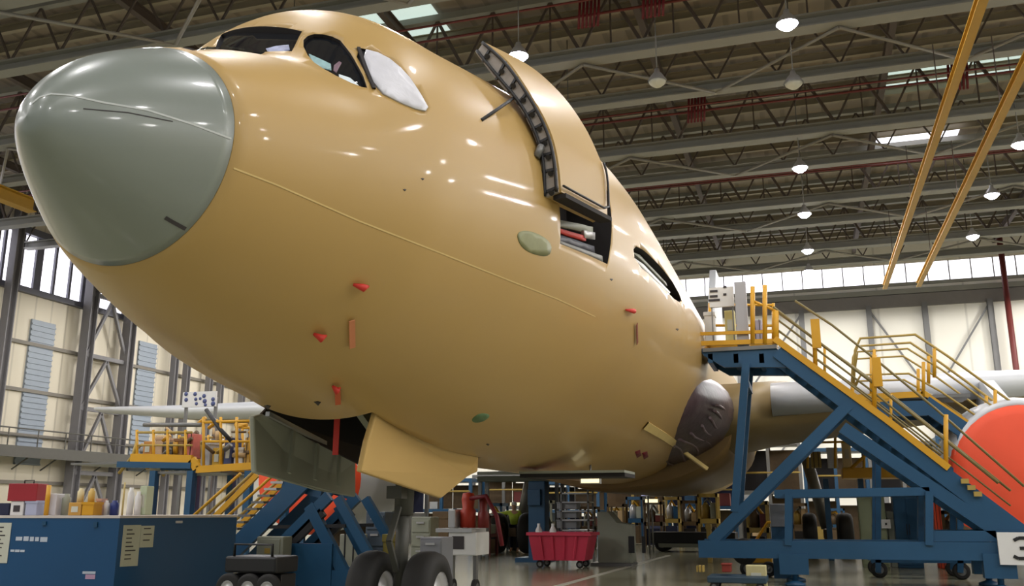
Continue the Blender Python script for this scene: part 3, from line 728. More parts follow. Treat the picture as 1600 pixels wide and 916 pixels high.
# number plate
q0, q1 = P(1560, 882), P(1612, 832)
pt = MB().box((q0.x, 19.8, q0.z), (q1.x, 19.86, q1.z)).build('number_plate', M_white, st)
def glyph(x0, y0, sx, sy, lines, u, m, parent, r_=.03, nm='lettering'):
    mb = MB()
    for l in lines:
        pts = [at(x0+a*sx, y0+b*sy, u) for a, b in l]
        for i in range(len(pts)-1): mb.beam(pts[i], pts[i+1], .01, r_, (0, 0, 1))
    return mb.build(nm, m, parent)
g3 = [[(0, .12), (.3, 0), (.8, 0), (1, .2), (1, .35), (.8, .5), (.4, .5)], [(.8, .5), (1, .65), (1, .85), (.8, 1), (.3, 1), (0, .88)]]
glyph(1584, 841, 24, 32, g3, 19.79, M_black, pt, .06)
# handrails
def rails(P_, d, top, mid, posts, m, parent, r_=.03):
    for pl_ in top: MB().tube([P_(*q)+d for q in pl_], r_, 8).build('handrail', m, parent)
    for pl_ in mid: MB().tube([P_(*q)+d for q in pl_], r_*.75, 6).build('mid_rail', m, parent)
    for a, b, rr in posts: MB().tube([P_(*a)+d, P_(*b)+d], rr, 8).build('rail_post', M_yel, parent)
M_rail = mat('rail_dull', (122, 108, 62), .5)
rails(P, Vector((0, 0, 0)), [[(1208, 480), (1270, 528), (1366, 600), (1480, 690), (1560, 755)]],
      [[(1210, 496), (1366, 614), (1470, 700)], [(1210, 512), (1290, 572), (1380, 640), (1470, 712)]],
      [((1274, 572), (1272, 500), .045), ((1366, 640), (1366, 555), .05), ((1478, 735), (1478, 648), .045)], M_rail, st)
rails(P, Vector((0, 0, 0)), [[(1242, 470), (1300, 508), (1366, 560), (1463, 640), (1600, 760)]], [], [], M_rail, st, .025)
rails(P, BK, [[(1212, 470), (1380, 590), (1600, 765)]], [[(1212, 500), (1380, 620), (1600, 790)]], [((1290, 590), (1290, 525), .03), ((1400, 675), (1400, 605), .03)], M_rail, st, .025)
for y0, y1 in ((560, 605), (500, 545)):
    x = 1368 if y0 == 560 else 1273; MB().box((P(x-7, y0).x, 19.9, P(x, y1).z), (P(x+7, y0).x, 19.96, P(x, y0).z)).build('gate_plate', M_yel, st)
# yellow-black hazard blocks low on stairs
for x, y in ((1506, 752), (1516, 762), (1526, 772)):
    q = P(x, y); MB().box((q.x-.07, 19.85, q.z-.05), (q.x+.07, 19.92, q.z+.04)).build('hazard_block', M_yeld, st)
# control box on the post
q = P(1215, 806); t = thing('control_cabinet', 'small grey control box standing on a blue pedestal inside the right stand', 'cabinet', (q.x, 22.2, 0))
MB().box((q.x-.22, 22, 0), (q.x+.2, 22.4, P(1215, 826).z)).build('pedestal', M_blue, t)
MB().box((q.x-.22, 21.95, P(1215, 826).z), (q.x+.2, 22.35, P(1215, 790).z+.05)).build('body', mat('box_grey', (142, 144, 150), .5), t, .02)
# items on the platform
def boxed(name, label, cat, x0, x1, y0, y1, u, m, dep=.4, extra=None, floor=False, group=None, bev=.015):
    a_, b_ = at(x0, y1, u), at(x1, y1, u); zt_ = at((x0+x1)/2, y0, u).z; zb_ = 0 if floor else a_.z
    t = thing(name, label, cat, ((a_.x+b_.x)/2, u+dep/2, zb_), group)
    body = MB().box((a_.x, u, zb_), (b_.x, u+dep, zt_)).build('body', m, t, bev)
    W, H = b_.x-a_.x, zt_-zb_
    if extra == 'lid': MB().box((a_.x-.015, u-.015, zt_-H*.12), (b_.x+.015, u+dep+.015, zt_+.01)).build('lid', m, t, .008)
    if extra == 'label': MB().box((a_.x+W*.25, u-.012, zb_+H*.35), (a_.x+W*.75, u-.001, zb_+H*.7)).build('label_sheet', M_paper if m is not M_paper else M_ink, t)
    if extra == 'drawers':
        for k_ in range(4):
            z0 = zb_+H*(.06+.23*k_)
            dr = MB().box((a_.x+W*.06, u-.02, z0), (a_.x+W*.94, u-.001, z0+H*.2)).build('drawer', m, t, .006)
            MB().box((a_.x+W*.3, u-.05, z0+H*.14), (a_.x+W*.7, u-.021, z0+H*.17)).build('handle', M_alu, dr)
    if extra == 'doors':
        for k_ in range(2):
            dr = MB().box((a_.x+W*(.04+.47*k_), u-.02, zb_+H*.04), (a_.x+W*(.49+.47*k_), u-.001, zb_+H*.96)).build('door', m, t, .006)
            hx = a_.x+W*(.44+.1*k_); MB().box((hx, u-.05, zb_+H*.45), (hx+W*.03, u-.021, zb_+H*.6)).build('handle', M_black, dr)
    if extra == 'straps':
        for k_ in (.25, .7): MB().box((a_.x+W*k_, u-.008, zb_), (a_.x+W*k_+W*.07, u+dep+.008, zt_+.008)).build('strap', M_black, t)
    return t
t = thing('notice_board', 'white board with dark marks above the right stand platform', 'notice board', P(1126, 476)+Vector((0, .3, 0)))
MB().box((P(1107, 476).x, 20.25, P(1107, 477).z), (P(1146, 476).x, 20.32, P(1107, 446).z)).build('board', M_white, t)
MB().box((P(1109, 476).x, 20.28, P(1109, 535).z), (P(1111, 476).x, 20.31, P(1107, 446).z)).box((P(1142, 476).x, 20.28, P(1109, 535).z), (P(1144, 476).x, 20.31, P(1107, 446).z)).build('post', M_steel, t)
for x, y, w_ in ((1132, 448, 5), (1132, 460, 5), (1114, 455, 12), (1114, 463, 12), (1114, 469, 18)): MB().box((at(x-w_*.4, y, 20.24).x, 20.235, at(x, y+2, 20.24).z), (at(x+w_*.6, y, 20.24).x, 20.249, at(x, y-1.5, 20.24).z)).build('marking', M_ink, t)
boxed('white_sack', 'white sack-like carton at the left of the right stand platform', 'sack', 1102, 1118, 488, 534, 20.6, M_white, .3, 'lid')
boxed('carton', 'pale yellow carton beside the mast on the right stand platform', 'box', 1134, 1150, 485, 534, 20.6, mat('pale_yellow', (206, 196, 132), .6), .3, 'label')
boxed('carton', 'lilac grey carton between the yellow posts of the platform', 'box', 1177, 1192, 500, 532, 20.6, mat('lilac_grey', (176, 170, 186), .6), .3, 'straps')
# ---------------------------------------------------------------- second stand behind
P2 = lambda x, y: at(x, y, 22.8); K2 = Vector((0, 1.1, 0))
s2 = thing('access_stairs', 'second blue access stairs behind, its yellow handrails curving to the right edge', 'access stairs', (P2(1400, 800).x, 23.2, 0))
for d in (Vector(), K2):
    MB().beam(P2(1330, 622)+d, P2(1444, 616)+d, .06, .14).build('toe_board', M_yel, s2)
    MB().beam(P2(1376, 640)+d, P2(1448, 638)+d, .12, .34).build('platform_beam', M_blue, s2)
    MB().beam(P2(1444, 630)+d, P2(1700, 806)+d, .1, .36).build('stringer', M_blue, s2)
    MB().beam(P2(1440, 612)+d, P2(1700, 788)+d, .06, .1).build('toe_strip', M_yel, s2)
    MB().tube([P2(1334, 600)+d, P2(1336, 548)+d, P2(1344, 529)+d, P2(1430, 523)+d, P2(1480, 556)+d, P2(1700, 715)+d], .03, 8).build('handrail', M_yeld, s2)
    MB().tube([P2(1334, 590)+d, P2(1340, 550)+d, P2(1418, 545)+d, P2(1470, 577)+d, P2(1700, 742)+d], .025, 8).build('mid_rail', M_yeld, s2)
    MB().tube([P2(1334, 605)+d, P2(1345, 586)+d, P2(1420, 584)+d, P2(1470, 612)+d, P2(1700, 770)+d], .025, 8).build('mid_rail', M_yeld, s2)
    for x, y0, y1 in ((1366, 546, 620), (1460, 545, 590), (1443, 566, 620), (1555, 610, 700), (1332, 600, 622)): MB().tube([P2(x, y0)+d, P2(x, y1)+d], .04, 8).build('rail_post', M_yel, s2)
    MB().beam(P2(1500, 680)+d, P2(1500, 895)+d, .12, .14).build('leg', M_blue, s2)
    MB().beam(P2(1372, 640)+d, P2(1372, 895)+d, .12, .14).build('leg', M_blue, s2)
    MB().beam(P2(1380, 660)+d, P2(1640, 852)+d, .1, .2).build('brace', M_blue, s2)
    MB().beam(P2(1360, 872)+d, P2(1700, 874)+d, .14, .2).build('base_beam', M_blue, s2)
for k_ in range(1, 16):
    q = lerp(P2(1444, 630), P2(1700, 806), k_/16); MB().box((q.x-.12, 22.85, q.z+.03), (q.x+.14, 23.85, q.z+.07)).build('tread', M_steel, s2)
MB().box((P2(1334, 0).x, 22.8, P2(1334, 626).z), (P2(1444, 0).x, 23.9, P2(1334, 621).z)).build('platform_deck', M_steel, s2)
MB().tube([P2(1500, 690), P2(1520, 700), P2(1512, 680), P2(1498, 672)], .03, 6).build('hose_hook', M_yeld, s2)
for x in (1372, 1500, 1640):
    for d in (Vector(), K2): q = P2(x, 872)+d; wheel((q.x, q.y, .18), (0, 1, 0), .18, .1, s2, M_steel, 'caster')
# ---------------------------------------------------------------- left counter (blue)
HC = 1.385
p0, p1, p2 = atF(-60, 13.5, 0), atF(172, 13.2, 0), atF(361, 15.2, 0)
b0, b2 = atF(-60, 15.6, 0), atF(361, 16.6, 0)
ct = thing('blue_counter', 'long blue panelled counter at the bottom left with a white top edge', 'counter', (p1.x, p1.y, 0))
poly = [p0, p1, p2, b2, b0]
MB().prism([Vector((q.x, q.y, 0)) for q in poly], (0, 0, HC-.03)).build('body', mat('counter_blue', (20, 74, 118), .4, 0, .06, 1), ct)
cc = sum(poly, Vector())/5
MB().prism([Vector((q.x+(q.x-cc.x)*.006, q.y+(q.y-cc.y)*.006, HC-.03)) for q in poly], (0, 0, .035)).build('top_edge', mat('top_edge_white', (206, 198, 192), .5), ct)
def onface(pa, pb, px, F, z):       # point on the vertical face pa-pb seen in column px
    d = ray(px, 800); d = Vector((d.x, d.y)); e = Vector((pb.x-pa.x, pb.y-pa.y))
    den = d.x*e.y-d.y*e.x; t_ = (pa.x*e.y-pa.y*e.x)/den; return Vector((d.x*t_, d.y*t_, z))
def zface(q, py):
    Fd = q.y*ca-q.x*sa; yc = 458-py
    return EYE+Fd*(F_PX*sp+yc*cp)/(F_PX*cp-yc*sp)
def sheet(pa, pb, x0, x1, y0, y1, name, m, parent, th=.006, lift=.002):
    a_, b_ = onface(pa, pb, x0, 0, 0), onface(pa, pb, x1, 0, 0); e = (pb-pa).normalized(); nn = Vector((e.y, -e.x, 0))
    z0, z1 = zface(a_, y1), zface(a_, y0)
    return MB().prism([a_+nn*lift+Vector((0, 0, z0)), b_+nn*lift+Vector((0, 0, z0)), b_+nn*lift+Vector((0, 0, z1)), a_+nn*lift+Vector((0, 0, z1))], nn*th).build(name, m, parent)
def paper(pa, pb, x0, x1, y0, y1, label, m=M_paper, lines=8, thk=.006):
    q = onface(pa, pb, x0, 0, 0); t = thing('notice_sheet', label, 'paper sheet', (q.x, q.y, zface(q, y1)))
    sheet(pa, pb, x0, x1, y0, y1, 'paper', m, t, thk)
    for k_ in range(lines):
        y = y0+(y1-y0)*(.1+.8*k_/lines); sheet(pa, pb, x0+(x1-x0)*.2, x0+(x1-x0)*random.uniform(.5, .85), y, y+1.8, 'text_line', M_ink, t, .002, thk+.003)
paper(p0, p1, -8, 21, 817, 880, 'white printed sheet at the left end of the blue counter')
paper(p1, p2, 195, 222, 821, 886, 'tall greyish sheet taped to the darker side of the counter', mat('paper_grey', (186, 188, 168), .7))
paper(p1, p2, 222.5, 243, 822, 856, 'short greyish sheet taped right of the tall sheet', MATS['paper_grey'], 3)
M_lt = mat('lettering_white', (190, 200, 214), .6)
for x0, x1, y0, y1 in ((30, 40, 839, 845), (42, 50, 838.5, 845.5), (52, 58, 839, 846), (60, 66, 839.5, 846), (68, 79, 839.5, 847), (24, 30, 859, 862.5), (31, 38, 859, 863), (39, 46, 859.5, 863)):
    sheet(p0, p1, x0, x1, y0, y1, 'lettering', M_lt, ct, .002)
sheet(p0, p1, 139, 159, 893, 897, 'logo', M_lt, ct, .002); sheet(p0, p1, 144, 159, 898, 905, 'logo', mat('logo_pink', (186, 150, 180), .6), ct, .002)
sheet(p1, p2, 275, 285, 814, 818, 'clip', M_alu, ct, .02); sheet(p0, p1, 149, 155, 816, 824, 'clip', M_blue, ct, .02); sheet(p0, p1, 69, 75, 815, 821, 'clip', M_blue, ct, .02)
# things on the counter
def on_counter(name, label, cat, x0, x1, ytop, ybot, F, m, extra=None, dep=.3, shape='box'):
    z0 = HC+.005; k_ = F/F_PX
    h = (803-ytop)*F/F_PX*1.0+.0; zb_ = z0+(803-ybot)*F/F_PX; zt_ = z0+h
    a_, b_ = atF(x0, F, zb_), atF(x1, F, zb_); W = (b_-a_).length; c_ = (a_+b_)/2
    t = thing(name, label, cat, (c_.x, c_.y, zb_)); rz = YAW
    if shape == 'cyl':
        MB().lathe((c_.x, c_.y, zb_), (0, 0, 1), [(0, 0), (0, W/2), ((zt_-zb_)*.8, W/2), ((zt_-zb_)*.88, W*.3), (zt_-zb_, W*.3), (zt_-zb_, 0)], 20).build('body', m, t)
    elif shape == 'post':
        MB().tube([(c_.x, c_.y, zb_), (c_.x, c_.y, zt_)], W/2, 10).build('body', m, t)
    else:
        MB().box((c_.x-W/2, c_.y-dep/2, zb_), (c_.x+W/2, c_.y+dep/2, zt_), rz, c_).build('body', m, t, .01)
        if extra == 'lid': MB().box((c_.x-W/2-.01, c_.y-dep/2-.01, zt_-.03), (c_.x+W/2+.01, c_.y+dep/2+.01, zt_+.008), rz, c_).build('lid', m, t)
        if extra == 'label': MB().box((c_.x-W*.25, c_.y-dep/2-.008, zb_+(zt_-zb_)*.25), (c_.x+W*.25, c_.y-dep/2-.001, zb_+(zt_-zb_)*.7), rz, c_).build('label_sheet', M_ink if m in (M_white, M_paper) else M_paper, t)
        if extra == 'handle': MB().tube([(c_.x-W*.2, c_.y, zt_), (c_.x-W*.2, c_.y, zt_+.05), (c_.x+W*.2, c_.y, zt_+.05), (c_.x+W*.2, c_.y, zt_)], .01, 6).build('handle', M_black, t)
    return t
M_case = mat('case_red', (150, 34, 44), .5); M_pinkc = mat('carton_pink', (206, 170, 160), .7); M_nav = mat('drum_blue', (34, 52, 120), .4)
tb = [('parts_tray', 'dark tray at the far left end of the blue counter', 'tray', 5, 21, 785, 803, 14.2, M_navy, None, .3, 'box'),
      ('carton', 'white carton under the red tool case on the counter', 'box', 23, 43, 782, 803, 14.2, M_white, 'label', .3, 'box'),
      ('carton', 'bluish white carton right below the end of the red tool case', 'box', 46, 64, 782, 803, 14.2, mat('blue_white', (170, 176, 200), .6), 'lid', .3, 'box'),
      ('tool_case', 'long red tool case lying on the two white cartons', 'tool case', 20, 65, 756, 782, 14.2, M_case, 'handle', .34, 'box'),
      ('marker_post', 'yellow upright post right of the red tool case', 'post', 68, 75, 758, 803, 14.0, M_yel, None, 0, 'post'),
      ('plastic_bag', 'crumpled white bag of parts right of the yellow post', 'bag', 79, 93, 771, 803, 14.2, M_film, None, .3, 'box'),
      ('roll', 'pale green roll standing beside the white bag', 'roll', 95, 108, 771, 803, 14.2, M_greyg, None, .3, 'cyl'),
      ('carton', 'orange-yellow carton in the middle of the counter', 'box', 113, 133, 784, 803, 14.0, mat('carton_orange', (196, 150, 70), .7), 'label', .3, 'box'),
      ('carton', 'bright yellow carton beside the orange-yellow one', 'box', 134, 152, 784, 803, 14.0, M_yel, 'lid', .3, 'box'),
      ('jar', 'cream jar standing on the orange-yellow carton', 'jar', 120, 130, 763, 784, 14.0, mat('cream', (220, 206, 160), .5), None, .2, 'cyl'),
      ('jar', 'yellow jar standing on the bright yellow carton', 'jar', 137, 147, 763, 784, 14.0, mat('jar_yellow', (212, 180, 100), .5), None, .2, 'cyl'),
      ('drum', 'small dark blue drum near the thin beige pole', 'drum', 171, 184, 781, 803, 14.3, M_nav, None, .3, 'cyl'),
      ('bottle', 'white bottle left of the dark blue drum', 'bottle', 161, 169, 781, 803, 14.3, M_white, None, .3, 'cyl'),
      ('carton', 'pinkish carton just left of the white bottle', 'box', 153, 160, 779, 803, 14.3, M_pinkc, 'lid', .2, 'box'),
      ('marker_post', 'thin beige pole right of the blue drum', 'post', 189, 192, 754, 803, 14.2, mat('pole_beige', (190, 170, 110), .5), None, 0, 'post'),
      ('canister', 'tall white canister right of the thin beige pole', 'canister', 197, 207, 762, 803, 15, M_white, None, .3, 'cyl'),
      ('canister', 'tall white canister, second right of the thin beige pole', 'canister', 209, 219, 768, 803, 15, M_white, None, .3, 'cyl'),
      ('carton', 'pale green carton with a label beside the white canisters', 'box', 221, 232, 760, 803, 15.2, mat('pale_green', (188, 200, 170), .6), 'label', .3, 'box')]
for a in tb: on_counter(*a[:8], a[8], a[9], a[10], a[11])
# ---------------------------------------------------------------- left yellow work dock
U3 = 18.5
P3 = lambda x, y: at(x, y, U3)
dk = thing('work_dock', 'yellow railed work dock crowded with equipment beyond the nose', 'work platform', (P3(300, 800).x, U3+.8, 0))
def T(pts, r_, nm, m, par, P_=P3, d=Vector()): return MB().tube([P_(*q)+d for q in pts], r_, 8).build(nm, m, par)
for d in (Vector(), Vector((0, 1.6, 0))):
    MB().beam(P3(205, 716)+d, P3(300, 718)+d, .08, .2).build('toe_board', M_yel, dk)
    MB().beam(P3(185, 726)+d, P3(300, 728)+d, .12, .14).build('platform_beam', M_blue, dk)
    MB().beam(P3(300, 718)+d, P3(308, 732)+d, .08, .2).build('toe_board', M_yel, dk)
    MB().beam(P3(308, 734)+d, P3(398, 728)+d, .08, .16).build('toe_board', M_yel, dk)
    for x in (214, 240, 262, 290, 318, 345, 370, 392): T([(x, 730), (x, 652 if x > 300 else 672)], .035, 'rail_post', M_yel, dk, d=d)
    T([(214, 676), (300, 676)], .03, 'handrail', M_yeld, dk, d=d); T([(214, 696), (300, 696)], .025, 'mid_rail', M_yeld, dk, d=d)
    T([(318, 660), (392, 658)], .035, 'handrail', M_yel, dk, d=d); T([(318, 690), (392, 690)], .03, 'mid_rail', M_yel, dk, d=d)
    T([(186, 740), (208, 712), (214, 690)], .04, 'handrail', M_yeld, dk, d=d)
    for x in (242, 300, 390): MB().beam(P3(x, 736)+d, Vector((P3(x, 736).x, U3+d.y, 0)), .16, .16).build('leg', M_blue, dk)
MB().box((P3(190, 0).x, U3, P3(190, 722).z-.05), (P3(300, 0).x, U3+1.6, P3(190, 722).z)).build('platform_deck', M_steel, dk)
MB().box((P3(306, 0).x, U3, P3(306, 736).z-.05), (P3(398, 0).x, U3+1.6, P3(306, 736).z)).build('platform_deck', M_steel, dk)
T([(322, 640), (345, 672), (362, 690)], .05, 'diagonal_arm', M_black, dk)
T([(225, 664), (315, 664)], .05, 'pipe', M_steel, dk)
items = [(222, 236, 690, 'orange grinding machine at the left end of the yellow dock', (190, 130, 50)), (240, 252, 684, 'beige box on the dock between the first two posts', (190, 160, 130)),
         (254, 268, 692, 'dark grey motor on the dock, left half', (80, 76, 70)), (270, 284, 686, 'brown valve box on the dock, left half', (140, 104, 70)),
         (286, 300, 678, 'pinkish red tool box at the step of the dock', (200, 110, 100))]
for x0, x1, y0, lb, c_ in items:
    boxed('equipment_box', lb, 'equipment', x0, x1, y0, 716, U3+.5, mat('eq_'+lb[:12].replace(' ', '_'), c_, .5, 0, .3, 8), .4, random.choice(['lid', 'label', 'straps']))
rnd = random.Random(3)
for k_ in range(34):
    x = rnd.uniform(212, 390); y = rnd.uniform(662, 712); L_ = rnd.uniform(8, 26); an = rnd.choice([0, 0, 1.57, .7, -.7])
    q0, q1 = at(x, y, U3+.2+.03*k_), at(x+L_*math.cos(an), y+L_*math.sin(an), U3+.2+.03*k_)
    MB().tube([q0, q1], rnd.choice([.03, .045, .06]), 6).build('scaffold_tube', rnd.choice([M_yel, M_yeld, M_beige, M_steel, M_brown, M_yel]), dk)
items = [(312, 326, 690, 'silver gearbox on the right half of the yellow dock', (170, 170, 170)), (330, 344, 700, 'yellow pump on the dock between the posts', (200, 160, 50)),
         (348, 360, 684, 'navy blue case standing on the dock', (60, 70, 110)), (364, 378, 700, 'white round-faced meter box near the right end of the dock', (200, 196, 190)), (380, 392, 684, 'ochre box at the right end of the dock', (180, 140, 60))]
for x0, x1, y0, lb, c_ in items:
    boxed('equipment_box', lb, 'equipment', x0, x1, y0, 734, U3+.5, mat('eq2_'+lb[:12].replace(' ', '_'), c_, .5, 0, .3, 8), .4, random.choice(['lid', 'label', 'straps']))
# sign board
US = 22.0
t = thing('sign_board', 'white board with two rows of dark blue figures above the yellow dock', 'sign', at(312, 640, US))
a_, b_ = at(284, 637, US), at(338, 611, US)
MB().box((a_.x, US, a_.z), (b_.x, US+.06, b_.z)).build('board', M_white, t)
mb = MB()
for x, y, r_ in ((291, 616, 3.6), (305, 616, 3.6), (319, 619, 3.6), (291, 625, 3.6), (306, 624, 3), (307, 631, 3), (320, 627, 4), (321, 633, 3), (333, 624, 3.5), (333, 631, 4.2), (313, 623, 2.6)):
    q = at(x, y, US); mb.lathe((q.x, US-.012, q.z), (0, 1, 0), [(0, 0), (0, r_*.0165), (.011, r_*.0165)], 10)
mb.build('figures', mat('figure_blue', (74, 84, 130), .6), t)
for x in (288, 334): q = at(x, 637, US); MB().box((q.x-.04, US+.06, 0), (q.x+.04, US+.12, q.z+.3)).build('post', M_steel, t)
# left blue stairs
U4 = 15.0; P4 = lambda x, y: at(x, y, U4); K4 = Vector((0, 1.1, 0))
s4 = thing('access_stairs', 'dark blue steps rising behind the blue counter under the grey gear door', 'access stairs', (P4(430, 850).x, U4+.5, 0))
for d in (Vector(), K4):
    MB().beam(P4(478, 748)+d, P4(335, 890)+d, .1, .34).build('stringer', M_blue, s4)
    MB().beam(P4(402, 742)+d, P4(318, 826)+d, .06, .1).build('toe_strip', M_yel, s4)
    MB().tube([P4(396, 738)+d, P4(312, 816)+d], .03, 8).build('handrail', M_yeld, s4)
    MB().tube([P4(376, 740)+d, P4(296, 812)+d], .03, 8).build('handrail', M_yel, s4)
    MB().beam(P4(515, 775)+d, P4(375, 915)+d, .1, .2).build('brace', M_blue, s4)
    MB().beam(P4(440, 748)+d+Vector((0, .12, 0)), P4(500, 766)+d+Vector((0, .12, 0)), .1, .3).build('platform_beam', M_blue, s4)
    MB().beam(P4(484, 790)+d, P4(548, 915)+d, .12, .2).build('leg', M_blue, s4)
    MB().beam(P4(528, 778)+d, P4(604, 915)+d, .12, .16).build('leg', M_blue, s4)
    MB().beam(P4(505, 800)+d, P4(425, 880)+d, .1, .16).build('brace', M_black, s4)
    MB().beam(P4(405, 824)+d, P4(540, 822)+d, .06, .06).build('cross_member', M_black, s4)
    MB().beam(P4(455, 905)+d, P4(600, 905)+d, .16, .3).build('base_beam', M_blue, s4)
    for x in (470, 590): q = P4(x, 905)+d; wheel((q.x, q.y, .12), (1, 0, 0), .12, .07, s4, M_steel, 'caster')
for k_ in range(1, 12):
    q = lerp(P4(440, 745), P4(318, 870), k_/12); MB().box((q.x-.13, U4+.05, q.z), (q.x+.13, U4+1.05, q.z+.04)).build('tread', M_alu if k_ < 3 else M_steel, s4)
MB().box((P4(500, 0).x, U4-.1, .14), (P4(560, 0).x, U4+.1, P4(530, 850).z)).build('side_panel', M_blue, s4)
q = P4(492, 870); t = thing('control_cabinet', 'grey green control cabinet with a yellow sticker under the left stand', 'cabinet', (q.x, U4-.4, 0))
MB().box((P4(475, 0).x, U4-.5, P4(490, 890).z), (P4(510, 0).x, U4-.2, P4(490, 838).z)).build('body', M_greyg, t, .015)
d_ = MB().box((P4(479, 0).x, U4-.52, P4(490, 886).z), (P4(506, 0).x, U4-.501, P4(490, 842).z)).build('door', M_greyg, t, .005)
MB().box((P4(487, 0).x, U4-.53, P4(490, 864).z), (P4(494, 0).x, U4-.521, P4(490, 856).z)).build('sticker', M_yeld, d_)
MB().box((P4(488, 0).x, U4-.54, P4(490, 878).z), (P4(493, 0).x, U4-.521, P4(490, 873).z)).build('lock', M_black, d_)
MB().box((P4(485, 0).x, U4-.42, 0), (P4(500, 0).x, U4-.28, P4(490, 889).z)).build('stand_foot', M_steel, t)
# black trolley with wheels at bottom
q = atF(402, 13.4, 0); t = thing('wheeled_trolley', 'low black trolley with pale hubs right of the blue counter', 'trolley', (q.x, q.y, 0))
MB().box((q.x-.42, q.y-.25, .62), (q.x+.4, q.y+.35, .84)).build('body', M_black, t, .03)
MB().tube([(q.x-.3, q.y-.2, .84), (q.x-.3, q.y-.2, 1.0), (q.x+.3, q.y-.2, 1.0), (q.x+.3, q.y-.2, .84)], .02).build('handle', M_black, t)
for dx in (-.3, 0.02, .32): wheel((q.x+dx, q.y-.28, .42 if dx > -1 else 0), (sa*0, 1, 0), .2, .1, t, M_alu)
MB().box((q.x-.4, q.y-.1, .0), (q.x+.4, q.y+.3, .6)).build('undercarriage', M_black, t, .02)
# ---------------------------------------------------------------- floor items under the nose
q = at(628, 765, 12.6); q2 = at(628, 860, 12.6)
t = thing('support_prop', 'maroon upright prop under the mustard gear door', 'prop', (q.x, 12.6, 0))
MB().tube([(q.x, 12.6, .1), (q.x, 12.6, q.z+.1)], [.09, .07], 10).build('tube', M_maroon, t)
MB().lathe((q.x, 12.6, 0), (0, 0, 1), [(0, 0), (0, .22), (.03, .22), (.1, .08), (.12, 0)], 16).build('foot', M_maroon, t)
# white cart with red pump
U5 = 15.5; P5 = lambda x, y: at(x, y, U5)
t = boxed('ground_power_cart', 'white cart with a square vent right of the nose wheels', 'cart', 700, 744, 832, 868, U5, M_white, .7)
MB().box((P5(697, 0).x, U5-.03, P5(700, 832).z), (P5(746, 0).x, U5+.73, P5(700, 826).z)).build('top_tray', M_alu, t)
MB().box((P5(719, 0).x, U5-.012, P5(700, 858).z), (P5(735, 0).x, U5-.001, P5(700, 838).z)).build('vent', M_ink, t)
for x in (704, 740):
    q = P5(x, 880); wheel((q.x, U5+.1, .16), (1, 0, 0), .16, .08, t, M_steel); MB().box((q.x-.03, U5+.05, .2), (q.x+.03, U5+.15, P5(x, 868).z)).build('leg', M_steel, t)
q = P5(728, 826); t = thing('red_pump', 'orange red twin cylinder pump standing on the white cart', 'pump', (q.x, U5+.35, q.z))
z_ = q.z+.005
MB().lathe((q.x-.09, U5+.35, z_), (0, 0, 1), [(0, 0), (0, .14), (.3, .14), (.34, .1), (.5, .12), (.6, .1), (.62, 0)], 16).build('cylinder', mat('pump_red', (176, 52, 30), .5), t)
MB().lathe((q.x+.2, U5+.35, z_), (0, 0, 1), [(0, 0), (0, .1), (.25, .1), (.3, .06), (.52, .08), (.55, 0)], 16).build('cylinder', mat('pump_dark_red', (120, 34, 30), .5), t)
MB().tube([(q.x-.1, U5+.3, z_+.5), (q.x+.3, U5+.2, z_+.55), (q.x+.5, U5+.2, z_+.2), (q.x+.6, U5+.2, z_-.3)], .04, 8).build('hose', M_maroon, t)
MB().box((q.x-.38, U5+.1, z_+.0), (q.x-.24, U5+.4, z_+.32)).build('valve_block', M_alu, t, .02)
boxed('tool_trolley', 'grey white trolley between the nose wheels and the white cart', 'trolley', 655, 690, 840, 895, 14.0, mat('trolley_grey', (132, 134, 140), .5), .5, 'drawers', True)
boxed('equipment_box', 'olive yellow box low left of the maroon prop', 'equipment', 598, 622, 836, 856, 15.5, mat('olive', (120, 108, 40), .6), .4, 'lid', True)
boxed('carton', 'grey flat carton on the floor beyond the left stand', 'box', 530, 560, 835, 860, 17.5, mat('flat_grey', (150, 152, 138), .6), .4, 'straps', True)
boxed('tool_trolley', 'dark blue grey trolley beyond the nose gear', 'trolley', 570, 600, 800, 860, 18, mat('blue_grey', (70, 82, 96), .5), .5, 'drawers', True)
boxed('tool_trolley', 'low green grey trolley right behind the maroon prop', 'trolley', 642, 672, 808, 850, 19.5, M_greyg, .5, 'drawers', True)
boxed('equipment_box', 'dark brown case far behind the grey white trolley', 'equipment', 676, 700, 800, 850, 22, M_brown, .5, 'lid', True)
# red bin
U6 = 24.0; a_, b_ = at(829, 884, U6), at(915, 884, U6); c0, c1 = at(825, 832, U6), at(920, 832, U6)
t = thing('bulk_bin', 'pinkish red plastic bin on small castors in the middle of the floor', 'bin', ((a_.x+b_.x)/2, U6+.5, 0))
zb_, zt_ = .2, c0.z; D = 1.1
def frus(x0, x1, y0, y1, z0, X0, X1, Y0_, Y1_, z1):
    return [Vector(q) for q in ((x0, y0, z0), (x1, y0, z0), (x1, y1, z0), (x0, y1, z0), (X0, Y0_, z1), (X1, Y0_, z1), (X1, Y1_, z1), (X0, Y1_, z1))]
o_ = frus(a_.x+.05, b_.x-.05, U6+.08, U6+D-.08, zb_, c0.x, c1.x, U6, U6+D, zt_); i_ = frus(a_.x+.1, b_.x-.1, U6+.13, U6+D-.13, zb_+.06, c0.x+.05, c1.x-.05, U6+.05, U6+D-.05, zt_)
MB().add(o_+i_, [(3, 2, 1, 0), (0, 1, 5, 4), (1, 2, 6, 5), (2, 3, 7, 6), (3, 0, 4, 7), (8, 9, 10, 11), (8, 12, 13, 9), (9, 13, 14, 10), (10, 14, 15, 11), (11, 15, 12, 8), (4, 5, 13, 12), (5, 6, 14, 13), (6, 7, 15, 14), (7, 4, 12, 15)]).build('tub', M_bin, t)
